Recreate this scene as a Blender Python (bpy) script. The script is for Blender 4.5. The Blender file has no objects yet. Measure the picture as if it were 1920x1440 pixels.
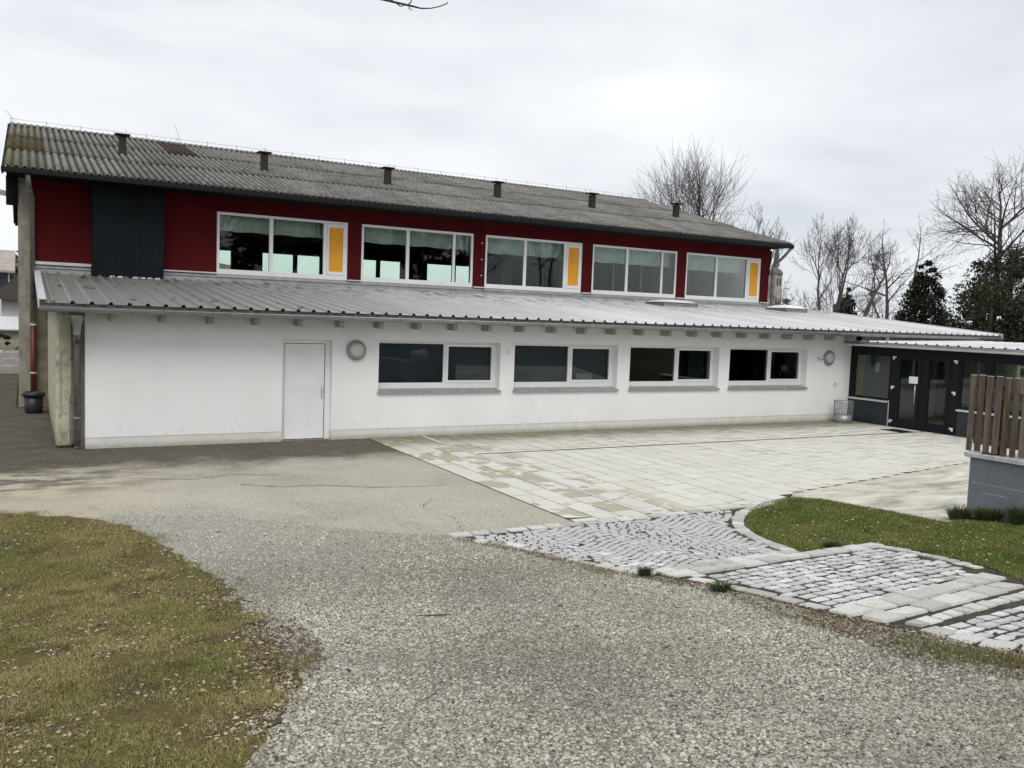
import bpy, bmesh, math, random
import numpy as np
from mathutils import Vector, Matrix

random.seed(7)
rng = np.random.default_rng(7)
scene = bpy.context.scene
COL = scene.collection
R = math.radians

# ------------------------------------------------------------------ camera
YAW, PITCH, ROLL = R(29.208), R(4.444), R(2.101)
cam_data = bpy.data.cameras.new('camera')
cam_data.sensor_width = 36.0
cam_data.lens = 36.0 * 1632.383 / 1920.0
cam_data.clip_start = 0.05
cam_data.clip_end = 6000
cam = bpy.data.objects.new('camera', cam_data)
COL.objects.link(cam)
fw = Vector((math.sin(YAW)*math.cos(PITCH), math.cos(YAW)*math.cos(PITCH), -math.sin(PITCH)))
rt = Vector((math.cos(YAW), -math.sin(YAW), 0))
up = rt.cross(fw)
r2 = rt*math.cos(ROLL) + up*math.sin(ROLL)
u2 = -rt*math.sin(ROLL) + up*math.cos(ROLL)
m3 = Matrix((r2, u2, -fw)).transposed()
cam.matrix_world = Matrix.Translation((0, 0, 2.68)) @ m3.to_4x4()
scene.camera = cam

# ------------------------------------------------------------------ sky, sun, exposure
SUN_EL, SUN_AZ = R(54), R(205)          # azimuth measured from +Y towards +X
world = bpy.data.worlds.new('World')
scene.world = world
world.use_nodes = True
nt = world.node_tree
nt.nodes.clear()
def wn(t, **k):
    n = nt.nodes.new(t)
    for a, b in k.items():
        setattr(n, a, b)
    return n
out = wn('ShaderNodeOutputWorld')
bgs = wn('ShaderNodeBackground'); bgs.inputs['Strength'].default_value = 0.07
bgc = wn('ShaderNodeBackground'); bgc.inputs['Strength'].default_value = 0.86
sky = wn('ShaderNodeTexSky', sky_type='NISHITA', sun_disc=False, sun_elevation=SUN_EL, sun_rotation=SUN_AZ)
tc = wn('ShaderNodeTexCoord')
mp = wn('ShaderNodeMapping'); mp.inputs['Scale'].default_value = (1.6, 1.6, 5.0)
mp.inputs['Rotation'].default_value = (R(6), R(-5), 0)
n1 = wn('ShaderNodeTexNoise'); n1.inputs['Scale'].default_value = 1.25; n1.inputs['Detail'].default_value = 7
n1.inputs['Roughness'].default_value = 0.52; n1.inputs['Distortion'].default_value = 0.35
rp = wn('ShaderNodeValToRGB')
rp.color_ramp.elements[0].position = 0.32; rp.color_ramp.elements[0].color = (0.615, 0.648, 0.695, 1)
rp.color_ramp.elements[1].position = 0.72; rp.color_ramp.elements[1].color = (0.95, 0.955, 0.962, 1)
e = rp.color_ramp.elements.new(0.5); e.color = (0.778, 0.802, 0.838, 1)
mx = wn('ShaderNodeMixShader'); mx.inputs['Fac'].default_value = 0.94
L = nt.links.new
L(tc.outputs['Generated'], mp.inputs['Vector']); L(mp.outputs[0], n1.inputs['Vector'])
L(n1.outputs['Fac'], rp.inputs['Fac']); L(rp.outputs['Color'], bgc.inputs['Color'])
L(sky.outputs['Color'], bgs.inputs['Color'])
L(bgs.outputs[0], mx.inputs[1]); L(bgc.outputs[0], mx.inputs[2]); L(mx.outputs[0], out.inputs['Surface'])

sun_d = bpy.data.lights.new('sun', 'SUN')
sun_d.energy = 1.5; sun_d.angle = R(35); sun_d.color = (1.0, 0.955, 0.88)
sun = bpy.data.objects.new('sun', sun_d); COL.objects.link(sun)
sd = Vector((math.sin(SUN_AZ)*math.cos(SUN_EL), math.cos(SUN_AZ)*math.cos(SUN_EL), math.sin(SUN_EL)))
sun.rotation_euler = (-sd).to_track_quat('-Z', 'Y').to_euler()
sun.location = (-10, -20, 40)
vs = scene.view_settings
vs.view_transform = 'Standard'; vs.look = 'None'; vs.exposure = 0.44; vs.gamma = 1.0; vs.use_curve_mapping = False

# ------------------------------------------------------------------ helpers
def lin(c):
    c = c/255.0
    return c/12.92 if c <= 0.04045 else ((c+0.055)/1.055)**2.4
def S(r, g, b, k=1.0):
    return (lin(r)*k, lin(g)*k, lin(b)*k)
MATS = {}
class NT:
    def __init__(s, name):
        s.m = bpy.data.materials.new(name); s.m.use_nodes = True
        s.t = s.m.node_tree; s.b = s.t.nodes['Principled BSDF']; s.o = s.t.nodes['Material Output']
        s.pos = None
        MATS[name] = s.m
    def n(s, t, **k):
        q = s.t.nodes.new(t)
        for a, b in k.items(): setattr(q, a, b)
        return q
    def l(s, a, b): s.t.links.new(a, b)
    def P(s):
        if s.pos is None: s.pos = s.n('ShaderNodeNewGeometry').outputs['Position']
        return s.pos
    def noise(s, sc, det=4, rough=0.55, stretch=None, dist=0.0):
        q = s.n('ShaderNodeTexNoise'); q.inputs['Scale'].default_value = sc
        q.inputs['Detail'].default_value = det; q.inputs['Roughness'].default_value = rough
        q.inputs['Distortion'].default_value = dist
        v = s.P()
        if stretch:
            mpn = s.n('ShaderNodeMapping'); mpn.inputs['Scale'].default_value = stretch
            s.l(v, mpn.inputs['Vector']); v = mpn.outputs[0]
        s.l(v, q.inputs['Vector']); return q.outputs['Fac']
    def vor(s, sc, feature='F1', out='Distance', stretch=None):
        q = s.n('ShaderNodeTexVoronoi', feature=feature); q.inputs['Scale'].default_value = sc
        v = s.P()
        if stretch:
            mpn = s.n('ShaderNodeMapping'); mpn.inputs['Scale'].default_value = stretch
            s.l(v, mpn.inputs['Vector']); v = mpn.outputs[0]
        s.l(v, q.inputs['Vector']); return q.outputs[out]
    def ramp(s, fac, stops):
        q = s.n('ShaderNodeValToRGB'); e = q.color_ramp.elements
        while len(e) < len(stops): e.new(0.5)
        for i, (p, c) in enumerate(stops):
            e[i].position = p
            if not isinstance(c, tuple): c = (c, c, c)
            e[i].color = (*c[:3], 1)
        s.l(fac, q.inputs['Fac']); return q.outputs['Color']
    def mix(s, fac, a, b, mode='MIX'):
        q = s.n('ShaderNodeMix', data_type='RGBA', blend_type=mode)
        for sock, v in ((q.inputs[0], fac), (q.inputs[6], a), (q.inputs[7], b)):
            if isinstance(v, (int, float)): sock.default_value = v
            elif isinstance(v, tuple): sock.default_value = (*v[:3], 1)
            else: s.l(v, sock)
        return q.outputs[2]
    def math(s, op, a, b=0.5, clamp=False):
        q = s.n('ShaderNodeMath', operation=op, use_clamp=clamp)
        for sock, v in ((q.inputs[0], a), (q.inputs[1], b)):
            if isinstance(v, (int, float)): sock.default_value = v
            else: s.l(v, sock)
        return q.outputs[0]
    def axis(s, ax):
        q = s.n('ShaderNodeSeparateXYZ'); s.l(s.P(), q.inputs[0]); return q.outputs[ax]
    def mr(s, v, a, b, c=0.0, d=1.0):
        q = s.n('ShaderNodeMapRange', interpolation_type='SMOOTHSTEP'); s.l(v, q.inputs[0])
        for i, x in zip((1, 2, 3, 4), (a, b, c, d)): q.inputs[i].default_value = x
        return q.outputs[0]
    def objrand(s): return s.n('ShaderNodeObjectInfo').outputs['Random']
    def col(s, c):
        if isinstance(c, tuple): s.b.inputs['Base Color'].default_value = (*c[:3], 1)
        else: s.l(c, s.b.inputs['Base Color'])
    def set(s, rough=0.8, metal=0.0, spec=0.4):
        s.b.inputs['Roughness'].default_value = rough; s.b.inputs['Metallic'].default_value = metal
        s.b.inputs['Specular IOR Level'].default_value = spec
        return s
    def bump(s, hgt, strength=0.3, dist=0.01):
        q = s.n('ShaderNodeBump'); q.inputs['Strength'].default_value = strength; q.inputs['Distance'].default_value = dist
        s.l(hgt, q.inputs['Height']); s.l(q.outputs[0], s.b.inputs['Normal'])
def simple(name, c, rough=0.7, metal=0.0, var=0.12, sc=6.0, bump=0.0, bsc=60.0, rand=0.0, spec=0.4):
    s = NT(name); s.set(rough, metal, spec)
    d = tuple(max(0, x*(1-var)) for x in c); u = tuple(x*(1+var) for x in c)
    cc = s.ramp(s.noise(sc, 5), [(0.3, d), (0.7, u)])
    if rand:
        f = s.n('ShaderNodeMapRange'); s.l(s.objrand(), f.inputs[0]); f.inputs[3].default_value = 1-rand; f.inputs[4].default_value = 1+rand
        g = s.n('ShaderNodeCombineColor'); [s.l(f.outputs[0], g.inputs[i]) for i in range(3)]
        cc = s.mix(1.0, cc, g.outputs[0], 'MULTIPLY')
    s.col(cc)
    if bump: s.bump(s.noise(bsc, 3), bump, 0.01)
    return s.m

# world location bookkeeping
WLOC = {}
def wloc(o): return WLOC[o.name] if o is not None else Vector((0, 0, 0))
def place(o, w, parent=None):
    w = Vector(w)
    if parent is not None:
        o.parent = parent; o.location = w - wloc(parent)
    else:
        o.location = w
    COL.objects.link(o); WLOC[o.name] = w
    return o
def tag(o, label=None, cat=None, group=None, kind=None):
    if label: o['label'] = label
    if cat: o['category'] = cat
    if group: o['group'] = group
    if kind: o['kind'] = kind
    return o
def empty(name, loc, label, cat, group=None):
    o = bpy.data.objects.new(name, None); o.empty_display_size = 0.2
    place(o, loc); return tag(o, label, cat, group)
class MB:
    def __init__(s): s.v = []; s.f = []
    def add(s, vs, fs):
        k = len(s.v); s.v += [tuple(v) for v in vs]; s.f += [tuple(i+k for i in f) for f in fs]; return s
    def box(s, x0, x1, y0, y1, z0, z1):
        if x0 > x1: x0, x1 = x1, x0
        if y0 > y1: y0, y1 = y1, y0
        if z0 > z1: z0, z1 = z1, z0
        return s.add([(x0,y0,z0),(x1,y0,z0),(x1,y1,z0),(x0,y1,z0),(x0,y0,z1),(x1,y0,z1),(x1,y1,z1),(x0,y1,z1)],
                     [(0,3,2,1),(4,5,6,7),(0,1,5,4),(1,2,6,5),(2,3,7,6),(3,0,4,7)])
    def cbox(s, x0, x1, y0, y1, z0, z1, c=0.008):
        """box with all twelve edges chamfered"""
        bm = bmesh.new(); bmesh.ops.create_cube(bm, size=1)
        for v in bm.verts:
            v.co = Vector(((x0+x1)/2+v.co.x*(x1-x0), (y0+y1)/2+v.co.y*(y1-y0), (z0+z1)/2+v.co.z*(z1-z0)))
        bmesh.ops.bevel(bm, geom=list(bm.edges), offset=c, segments=1, affect='EDGES')
        bm.verts.index_update()
        s.add([v.co[:] for v in bm.verts], [[v.index for v in f.verts] for f in bm.faces]); bm.free(); return s
    def prism(s, prof, axis, a, b):
        """closed 2D profile extruded along axis from a to b; prof in the other two axes in order"""
        n = len(prof); vs = []
        for t in (a, b):
            for p in prof:
                q = list(p); q.insert('xyz'.index(axis), t); vs.append(q)
        fs = [(i, (i+1) % n, n+(i+1) % n, n+i) for i in range(n)] + [tuple(range(n))[::-1], tuple(range(n, 2*n))]
        return s.add(vs, fs)
    def tube(s, pts, rad, n=6, caps=True):
        pts = [Vector(p) for p in pts]
        if not isinstance(rad, (list, tuple)): rad = [rad]*len(pts)
        k = len(s.v); ref = None
        for i, p in enumerate(pts):
            d = (pts[min(i+1, len(pts)-1)] - pts[max(i-1, 0)])
            d = d.normalized() if d.length > 1e-9 else Vector((0, 0, 1))
            if ref is None:
                ref = d.cross(Vector((0, 0, 1)))
                if ref.length < 1e-3: ref = d.cross(Vector((1, 0, 0)))
            ref = (ref - d*ref.dot(d)).normalized(); b = d.cross(ref)
            for j in range(n):
                a = 2*math.pi*j/n
                s.v.append(tuple(p + (ref*math.cos(a) + b*math.sin(a))*rad[i]))
        for i in range(len(pts)-1):
            for j in range(n):
                s.f.append((k+i*n+j, k+i*n+(j+1) % n, k+(i+1)*n+(j+1) % n, k+(i+1)*n+j))
        if caps:
            s.f.append(tuple(range(k, k+n))[::-1]); s.f.append(tuple(range(k+(len(pts)-1)*n, k+len(pts)*n)))
        return s
    def lathe(s, prof, c, n=20):
        """profile (r,z) turned about the vertical through c"""
        k = len(s.v)
        for r, z in prof:
            for j in range(n):
                a = 2*math.pi*j/n; s.v.append((c[0]+r*math.cos(a), c[1]+r*math.sin(a), c[2]+z))
        for i in range(len(prof)-1):
            for j in range(n):
                s.f.append((k+i*n+j, k+i*n+(j+1) % n, k+(i+1)*n+(j+1) % n, k+(i+1)*n+j))
        return s
    def build(s, name, mat, parent=None, smooth=False, origin=None):
        V = np.array(s.v, dtype=np.float64)
        c = Vector(origin) if origin is not None else Vector(((V.min(0)+V.max(0))/2).tolist())
        me = bpy.data.meshes.new(name)
        me.from_pydata((V-np.array(c)).tolist(), [], s.f); me.update()
        if smooth: me.polygons.foreach_set('use_smooth', [True]*len(me.polygons))
        me.materials.append(MATS[mat] if isinstance(mat, str) else mat)
        o = bpy.data.objects.new(name, me)
        return place(o, c, parent)
def bx(name, mat, parent, *a, c=0.0):
    m = MB()
    (m.cbox(*a, c=c) if c else m.box(*a))
    return m.build(name, mat, parent)
def npmesh(name, V, F, mat, cols=None, smooth=False, parent=None):
    """fast mesh from numpy arrays; F is (n,3) or (n,4)"""
    V = np.asarray(V, dtype=np.float32); F = np.asarray(F, dtype=np.int32)
    c = (V.min(0)+V.max(0))/2
    me = bpy.data.meshes.new(name); k = F.shape[1]
    me.vertices.add(len(V)); me.vertices.foreach_set('co', (V-c).ravel())
    me.loops.add(F.size); me.loops.foreach_set('vertex_index', F.ravel())
    me.polygons.add(len(F)); me.polygons.foreach_set('loop_start', np.arange(len(F), dtype=np.int32)*k)
    me.polygons.foreach_set('loop_total', np.full(len(F), k, dtype=np.int32))
    if smooth: me.polygons.foreach_set('use_smooth', np.ones(len(F), dtype=bool))
    me.update(calc_edges=True)
    if cols is not None:
        at = me.color_attributes.new('Col', 'FLOAT_COLOR', 'POINT')
        at.data.foreach_set('color', np.concatenate([cols, np.ones((len(cols), 1))], 1).astype(np.float32).ravel())
    me.materials.append(MATS[mat]); o = bpy.data.objects.new(name, me)
    return place(o, c.tolist(), parent)
def hgt(y):
    y = np.maximum(y, -2.0); t = 8.3-y
    return 0.11*(t+np.sqrt(t*t+0.6))/2
def H(y): return float(hgt(np.float64(y)))
def inpoly(px, py, poly):
    r = np.zeros(len(px), bool); n = len(poly); j = n-1
    for i in range(n):
        xi, yi = poly[i]; xj, yj = poly[j]
        c = ((yi > py) != (yj > py)) & (px < (xj-xi)*(py-yi)/((yj-yi) or 1e-9)+xi)
        r ^= c; j = i
    return r
def polydist(px, py, poly):
    d = np.full(len(px), 1e9)
    for (ax_, ay_), (bx_, by_) in zip(poly, poly[1:]+poly[:1]):
        ex, ey = bx_-ax_, by_-ay_; l2 = ex*ex+ey*ey or 1e-9
        t = np.clip(((px-ax_)*ex+(py-ay_)*ey)/l2, 0, 1)
        d = np.minimum(d, np.hypot(px-ax_-t*ex, py-ay_-t*ey))
    return d
def scatter(poly, dens):
    xs = [p[0] for p in poly]; ys = [p[1] for p in poly]
    n = int((max(xs)-min(xs))*(max(ys)-min(ys))*dens)
    x = rng.uniform(min(xs), max(xs), n); y = rng.uniform(min(ys), max(ys), n)
    k = inpoly(x, y, poly); return x[k], y[k]
def rough_outline(poly, step=0.15, amp=0.04, keep=()):
    res = []
    for i in range(len(poly)):
        a = Vector(poly[i]); b = Vector(poly[(i+1) % len(poly)]); d = (b-a).length
        if i in keep or d > 14: res.append(tuple(a)); continue
        n = max(1, int(d/step)); t = Vector((-(b-a).y, (b-a).x))/max(d, 1e-6)
        for k in range(n):
            p = a+(b-a)*(k/n); q = p+t*random.uniform(-amp, amp) if k else p
            res.append(tuple(q))
    return res
def sheet(name, poly, off, mat, kind='structure', label=None, cat=None, flat=False, ystep=0.35, parent=None):
    bm = bmesh.new(); vs = [bm.verts.new((x, y, 0)) for x, y in poly]; bm.faces.new(vs)
    if not flat:
        y = -2.0
        while y < 13:
            bmesh.ops.bisect_plane(bm, geom=bm.verts[:]+bm.edges[:]+bm.faces[:], plane_co=(0, y, 0), plane_no=(0, 1, 0), dist=1e-5)
            y += ystep
    bmesh.ops.triangulate(bm, faces=bm.faces[:])
    for v in bm.verts: v.co.z = (0 if flat else H(v.co.y))+off
    for f in bm.faces:
        f.normal_update()
        if f.normal.z < 0: f.normal_flip()
    V = [v.co[:] for v in bm.verts]; bm.verts.index_update(); F = [[v.index for v in f.verts] for f in bm.faces]; bm.free()
    m = MB(); m.v = V; m.f = F
    o = m.build(name, mat, parent)
    return tag(o, label, cat, None, kind)

# ------------------------------------------------------------------ materials
def mats():
    s = NT('white_plaster'); s.set(0.9, 0, 0.2)
    dirt = s.noise(1.1, 6, 0.6, (1, 1, 0.55)); fine = s.noise(90, 2)
    c = s.ramp(dirt, [(0.25, (0.75, 0.755, 0.755)), (0.6, (0.815, 0.82, 0.825))])
    z = s.axis(2)
    streak = s.noise(7.0, 4, 0.6, (1, 1, 0.06))
    gr = s.math('MULTIPLY', s.mr(streak, 0.5, 0.75), s.mr(z, 1.5, 2.5), True)
    c = s.mix(s.math('MULTIPLY', gr, 0.12), c, (0.42, 0.42, 0.39))
    lowd = s.math('MULTIPLY', s.mr(s.noise(9, 5, 0.7), 0.56, 0.78), s.mr(z, 0.55, 0.18), True)
    c = s.mix(s.math('MULTIPLY', lowd, 0.65), c, (0.33, 0.31, 0.24))
    s.col(c); s.bump(fine, 0.25, 0.004)
    s = NT('plinth_plaster'); s.set(0.9, 0, 0.2)
    c = s.ramp(s.noise(4, 6, 0.65), [(0.3, (0.60, 0.60, 0.55)), (0.65, (0.70, 0.70, 0.665))])
    low = s.math('MULTIPLY', s.mr(s.axis(2), 0.14, 0.0), s.noise(14, 4, 0.7), True)
    c = s.mix(s.math('MULTIPLY', low, 0.9), c, (0.12, 0.12, 0.07))
    s.col(c); s.bump(s.noise(70, 3), 0.3, 0.004)
    s = NT('red_plaster'); s.set(0.92, 0, 0.15)
    c = s.ramp(s.noise(1.3, 6, 0.6, (1, 1, .6)), [(0.3, (0.062, 0.0042, 0.0057)), (0.7, (0.088, 0.0060, 0.0078))])
    c = s.mix(s.math('MULTIPLY', s.mr(s.noise(5.0, 5, 0.65, (1, 1, 0.08)), 0.5, 0.75), 0.35), c, (0.045, 0.006, 0.008))
    c = s.mix(s.math('MULTIPLY', s.mr(s.noise(30, 4, 0.7), 0.5, 0.8), 0.18), c, (0.16, 0.05, 0.045))
    s.col(c); s.bump(s.noise(80, 2), 0.35, 0.004)
    s = NT('cream_plaster'); s.set(0.95, 0, 0.2)
    c = s.ramp(s.noise(5, 7, 0.7), [(0.3, (0.22, 0.20, 0.14)), (0.48, (0.47, 0.45, 0.34)), (0.7, (0.60, 0.58, 0.47))])
    c = s.mix(s.math('MULTIPLY', s.mr(s.axis(2), 0.5, 0.0), s.noise(12, 4, 0.7), True), c, (0.08, 0.075, 0.05))
    s.col(c); s.bump(s.noise(28, 6, 0.7), 0.8, 0.02)
    s = NT('beige_render'); s.set(0.95, 0, 0.2)
    c = s.ramp(s.noise(3, 7, 0.7), [(0.25, (0.11, 0.095, 0.07)), (0.6, (0.25, 0.22, 0.16)), (0.8, (0.30, 0.27, 0.21))])
    s.col(c); s.bump(s.noise(40, 4), 0.5, 0.01)
    s = NT('concrete_pier'); s.set(0.95, 0, 0.2)
    c = s.ramp(s.noise(6, 8, 0.7, (1, 1, 0.5)), [(0.25, (0.13, 0.12, 0.095)), (0.6, (0.30, 0.28, 0.235)), (0.8, (0.38, 0.365, 0.31))])
    s.col(c); s.bump(s.noise(35, 5), 0.7, 0.012)
    # fibre cement corrugated sheets: grey, lichen flecks, dark streaks, a random tone per sheet
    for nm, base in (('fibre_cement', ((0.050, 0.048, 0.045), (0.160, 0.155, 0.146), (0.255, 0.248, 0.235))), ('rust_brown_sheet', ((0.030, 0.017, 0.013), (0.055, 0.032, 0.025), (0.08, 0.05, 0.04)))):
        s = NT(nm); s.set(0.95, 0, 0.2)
        c = s.ramp(s.noise(2.6, 8, 0.72), [(0.25, base[0]), (0.5, base[1]), (0.75, base[2])])
        fl = s.ramp(s.noise(26, 3, 0.6), [(0.60, 0.0), (0.70, 1.0)])
        c = s.mix(s.math('MULTIPLY', fl, 0.55), c, (0.27, 0.27, 0.24) if nm == 'fibre_cement' else (0.09, 0.06, 0.05))
        dk = s.ramp(s.noise(17, 4, 0.7), [(0.60, 0.0), (0.68, 1.0)])
        c = s.mix(s.math('MULTIPLY', dk, 0.75), c, (0.022, 0.022, 0.018))
        f = s.n('ShaderNodeMapRange'); s.l(s.objrand(), f.inputs[0]); f.inputs[3].default_value = 0.82; f.inputs[4].default_value = 1.15
        g = s.n('ShaderNodeCombineColor'); [s.l(f.outputs[0], g.inputs[i]) for i in range(3)]
        c = s.mix(1.0, c, g.outputs[0], 'MULTIPLY')
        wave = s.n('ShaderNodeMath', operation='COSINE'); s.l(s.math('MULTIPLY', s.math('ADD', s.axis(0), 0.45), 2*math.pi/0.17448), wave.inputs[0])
        c = s.mix(s.math('MULTIPLY', s.mr(s.math('ADD', wave.outputs[0], s.math('MULTIPLY', s.noise(9, 3), 0.9)), 0.25, 1.25), 0.85), c, (0.022, 0.021, 0.018))  # wave valleys darkened in colour: moss plus painted shade between the crests
        moss = s.math('MULTIPLY', s.mr(s.axis(0), 0.9, -0.4), s.mr(s.noise(6, 4), 0.45, 0.65), True)
        c = s.mix(moss, c, (0.10, 0.095, 0.02))
        s.col(c); s.bump(s.noise(60, 4), 0.5, 0.01)
    # zinc roof sheets: dull, dirty at the wall end and at the old left part
    s = NT('zinc_sheet'); s.set(0.42, 0.12, 0.5)
    c = s.ramp(s.noise(1.6, 6, 0.65, (1, 0.25, 1)), [(0.3, (0.54, 0.545, 0.552)), (0.7, (0.68, 0.688, 0.70))])
    old = s.mr(s.axis(0), 14.0, 1.0)
    c = s.mix(s.math('MULTIPLY', old, 0.92), c, (0.135, 0.130, 0.118))
    st = s.math('MULTIPLY', s.mr(s.noise(5.0, 6, 0.7, (1.6, 0.16, 1)), 0.48, 0.66), s.mr(s.axis(1), 19.0, 24.3), True)
    c = s.mix(s.math('MULTIPLY', st, 0.85), c, (0.045, 0.043, 0.036))
    sp = s.math('MULTIPLY', s.mr(s.noise(22, 3, 0.6), 0.66, 0.70), s.mr(s.axis(0), 9, 2), True)
    c = s.mix(s.math('MULTIPLY', sp, 0.8), c, (0.03, 0.025, 0.02))
    f = s.n('ShaderNodeMapRange'); s.l(s.objrand(), f.inputs[0]); f.inputs[3].default_value = 0.93; f.inputs[4].default_value = 1.07
    g = s.n('ShaderNodeCombineColor'); [s.l(f.outputs[0], g.inputs[i]) for i in range(3)]
    s.col(s.mix(1.0, c, g.outputs[0], 'MULTIPLY'))
    rr = s.n('ShaderNodeMapRange'); s.l(s.noise(3, 4), rr.inputs[0]); rr.inputs[3].default_value = 0.32; rr.inputs[4].default_value = 0.52
    s.l(rr.outputs[0], s.b.inputs['Roughness']); s.bump(s.noise(5, 3, 0.5, (1, 0.3, 1)), 0.10, 0.02)
    simple('zinc', (0.33, 0.34, 0.345), 0.45, 0.7, 0.18, 5)
    simple('zinc_flashing', (0.36, 0.365, 0.37), 0.5, 0.45, 0.18, 4)
    simple('light_metal', (0.62, 0.63, 0.64), 0.4, 0.4, 0.1, 5)
    simple('weathered_zinc', (0.24, 0.235, 0.225), 0.6, 0.4, 0.4, 9, 0.3)
    simple('black_metal', (0.007, 0.008, 0.009), 0.6, 0.0, 0.3, 8, spec=0.2)
    simple('dark_wood', (0.011, 0.010, 0.009), 0.9, 0, 0.4, 8, spec=0.1)
    simple('vent_brown', (0.022, 0.017, 0.015), 0.7, 0, 0.35, 9, 0.3)
    simple('red_pipe', (0.085, 0.013, 0.010), 0.5, 0, 0.2, 6)
    simple('white_pvc', (0.78, 0.785, 0.79), 0.35, 0, 0.04, 3)
    simple('white_paint', (0.70, 0.70, 0.70), 0.55, 0, 0.06, 3)
    simple('door_white', (0.78, 0.785, 0.79), 0.5, 0, 0.05, 2.5)
    simple('door_groove', (0.10, 0.10, 0.10), 0.7)
    simple('rafter_grey', (0.40, 0.40, 0.38), 0.85, 0, 0.2, 9)
    simple('yellow_panel', (0.74, 0.335, 0.016), 0.5, 0, 0.07, 3)
    s = NT('dark_sheet'); s.set(0.7, 0.0, 0.12)
    s.col(s.ramp(s.noise(2.4, 6, 0.6, (1, 1, 0.3)), [(0.3, (0.004, 0.0062, 0.0078)), (0.7, (0.009, 0.0125, 0.015))]))
    simple('anthracite', (0.007, 0.009, 0.012), 0.5, 0.0, 0.15, 5, spec=0.2)
    simple('anthracite_panel', (0.022, 0.030, 0.040), 0.45, 0.0, 0.12, 3)
    simple('opal', (0.47, 0.475, 0.45), 0.3, 0, 0.06, 10)
    simple('paper', (0.82, 0.83, 0.84), 0.8, 0, 0.02)
    simple('steel', (0.6, 0.6, 0.6), 0.3, 0.9, 0.05)
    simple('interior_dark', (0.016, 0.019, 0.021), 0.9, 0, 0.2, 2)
    simple('interior_grey', (0.27, 0.29, 0.33), 0.9, 0, 0.08, 1.5)
    simple('interior_light', (0.55, 0.54, 0.50), 0.9, 0, 0.06, 1.5)
    simple('interior_floor', (0.16, 0.14, 0.11), 0.5, 0, 0.15, 3)
    simple('slate_wall', (0.075, 0.09, 0.12), 0.8, 0, 0.1, 2)
    simple('ochre_wall', (0.30, 0.24, 0.11), 0.8, 0, 0.1, 2)
    simple('door_frame_brown', (0.16, 0.11, 0.06), 0.7)
    simple('teal_blind', (0.115, 0.142, 0.160), 0.85, 0, 0.12, 1.2)
    simple('dark_curtain', (0.05, 0.06, 0.065), 0.9, 0, 0.2, 6)
    s = NT('valance_cloth'); s.set(0.9, 0, 0.2)
    s.col(s.ramp(s.noise(2.0, 4), [(0.3, (0.52, 0.555, 0.54)), (0.7, (0.68, 0.71, 0.69))]))
    s.b.inputs['Subsurface Weight'].default_value = 0.0
    # window glass: clear tinted sheet with Fresnel mirror reflection
    for nm, tint, spec in (('glass', (0.90, 0.96, 0.92), 1.42), ('glass_dark', (0.76, 0.80, 0.82), 1.46)):
        s = NT(nm); t = s.t
        tr = s.n('ShaderNodeBsdfTransparent'); tr.inputs[0].default_value = (*tint, 1)
        gl = s.n('ShaderNodeBsdfGlossy'); gl.inputs['Roughness'].default_value = 0.015
        fr = s.n('ShaderNodeFresnel'); fr.inputs['IOR'].default_value = spec
        wv = s.n('ShaderNodeBump'); wv.inputs['Strength'].default_value = 0.02; wv.inputs['Distance'].default_value = 0.05
        s.l(s.noise(0.9, 2), wv.inputs['Height']); s.l(wv.outputs[0], gl.inputs['Normal'])
        mxs = s.n('ShaderNodeMixShader'); s.l(fr.outputs[0], mxs.inputs[0]); s.l(tr.outputs[0], mxs.inputs[1]); s.l(gl.outputs[0], mxs.inputs[2])
        s.l(mxs.outputs[0], s.o.inputs['Surface'])
    # ground
    s = NT('asphalt'); s.set(0.92, 0, 0.3)
    big = s.noise(0.45, 6, 0.65); fine = s.noise(55, 4, 0.75)
    c = s.ramp(big, [(0.3, (0.29, 0.268, 0.218)), (0.5, (0.375, 0.357, 0.302)), (0.7, (0.42, 0.403, 0.347))])
    c = s.mix(0.85, c, s.ramp(fine, [(0.32, 0.35), (0.5, 0.93), (0.68, 1.45)]), 'MULTIPLY')
    y = s.axis(1); x = s.axis(0)
    tan = s.math('MULTIPLY', s.mr(x, 3.0, 0.2), s.mr(s.noise(0.8, 4), 0.25, 0.6), True)
    c = s.mix(s.math('MULTIPLY', tan, 0.5), c, (0.44, 0.37, 0.255))
    warp = s.math('ADD', y, s.math('MULTIPLY', s.math('SUBTRACT', s.noise(0.8, 7, 0.7), 0.5), 3.4))
    wet = s.math('MULTIPLY', s.mr(warp, 14.4, 16.0), s.mr(s.noise(2.3, 7, 0.72), 0.12, 0.46), True)
    grain = s.ramp(s.noise(30, 4, 0.8), [(0.35, (0.030, 0.026, 0.019)), (0.55, (0.072, 0.060, 0.044)), (0.75, (0.20, 0.175, 0.135))])
    c = s.mix(s.math('MULTIPLY', wet, 0.92), c, grain)
    lft = s.math('MULTIPLY', s.mr(x, 2.8, 0.3), s.mr(s.noise(1.2, 7, 0.7, (1, 2.0, 1)), 0.42, 0.58), True)
    lft = s.math('MULTIPLY', lft, s.mr(y, 12.6, 14.5), True)
    c = s.mix(s.math('MULTIPLY', lft, 0.85), c, grain)
    s.col(c); s.bump(fine, 0.6, 0.01)
    s = NT('gravel_bed'); s.set(0.95, 0, 0.2)
    cell = s.vor(70, 'F1', 'Color'); dist = s.vor(70)
    hs = s.n('ShaderNodeSeparateColor'); s.l(cell, hs.inputs[0])
    c = s.ramp(hs.outputs[0], [(0.0, (0.13, 0.124, 0.098)), (0.5, (0.27, 0.26, 0.213)), (0.85, (0.40, 0.385, 0.325)), (1.0, (0.52, 0.505, 0.45))])
    c = s.mix(0.8, c, s.ramp(dist, [(0.2, 1.0), (0.75, 0.25)]), 'MULTIPLY')  # cell rims darkened in colour as shade between the stones
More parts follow.
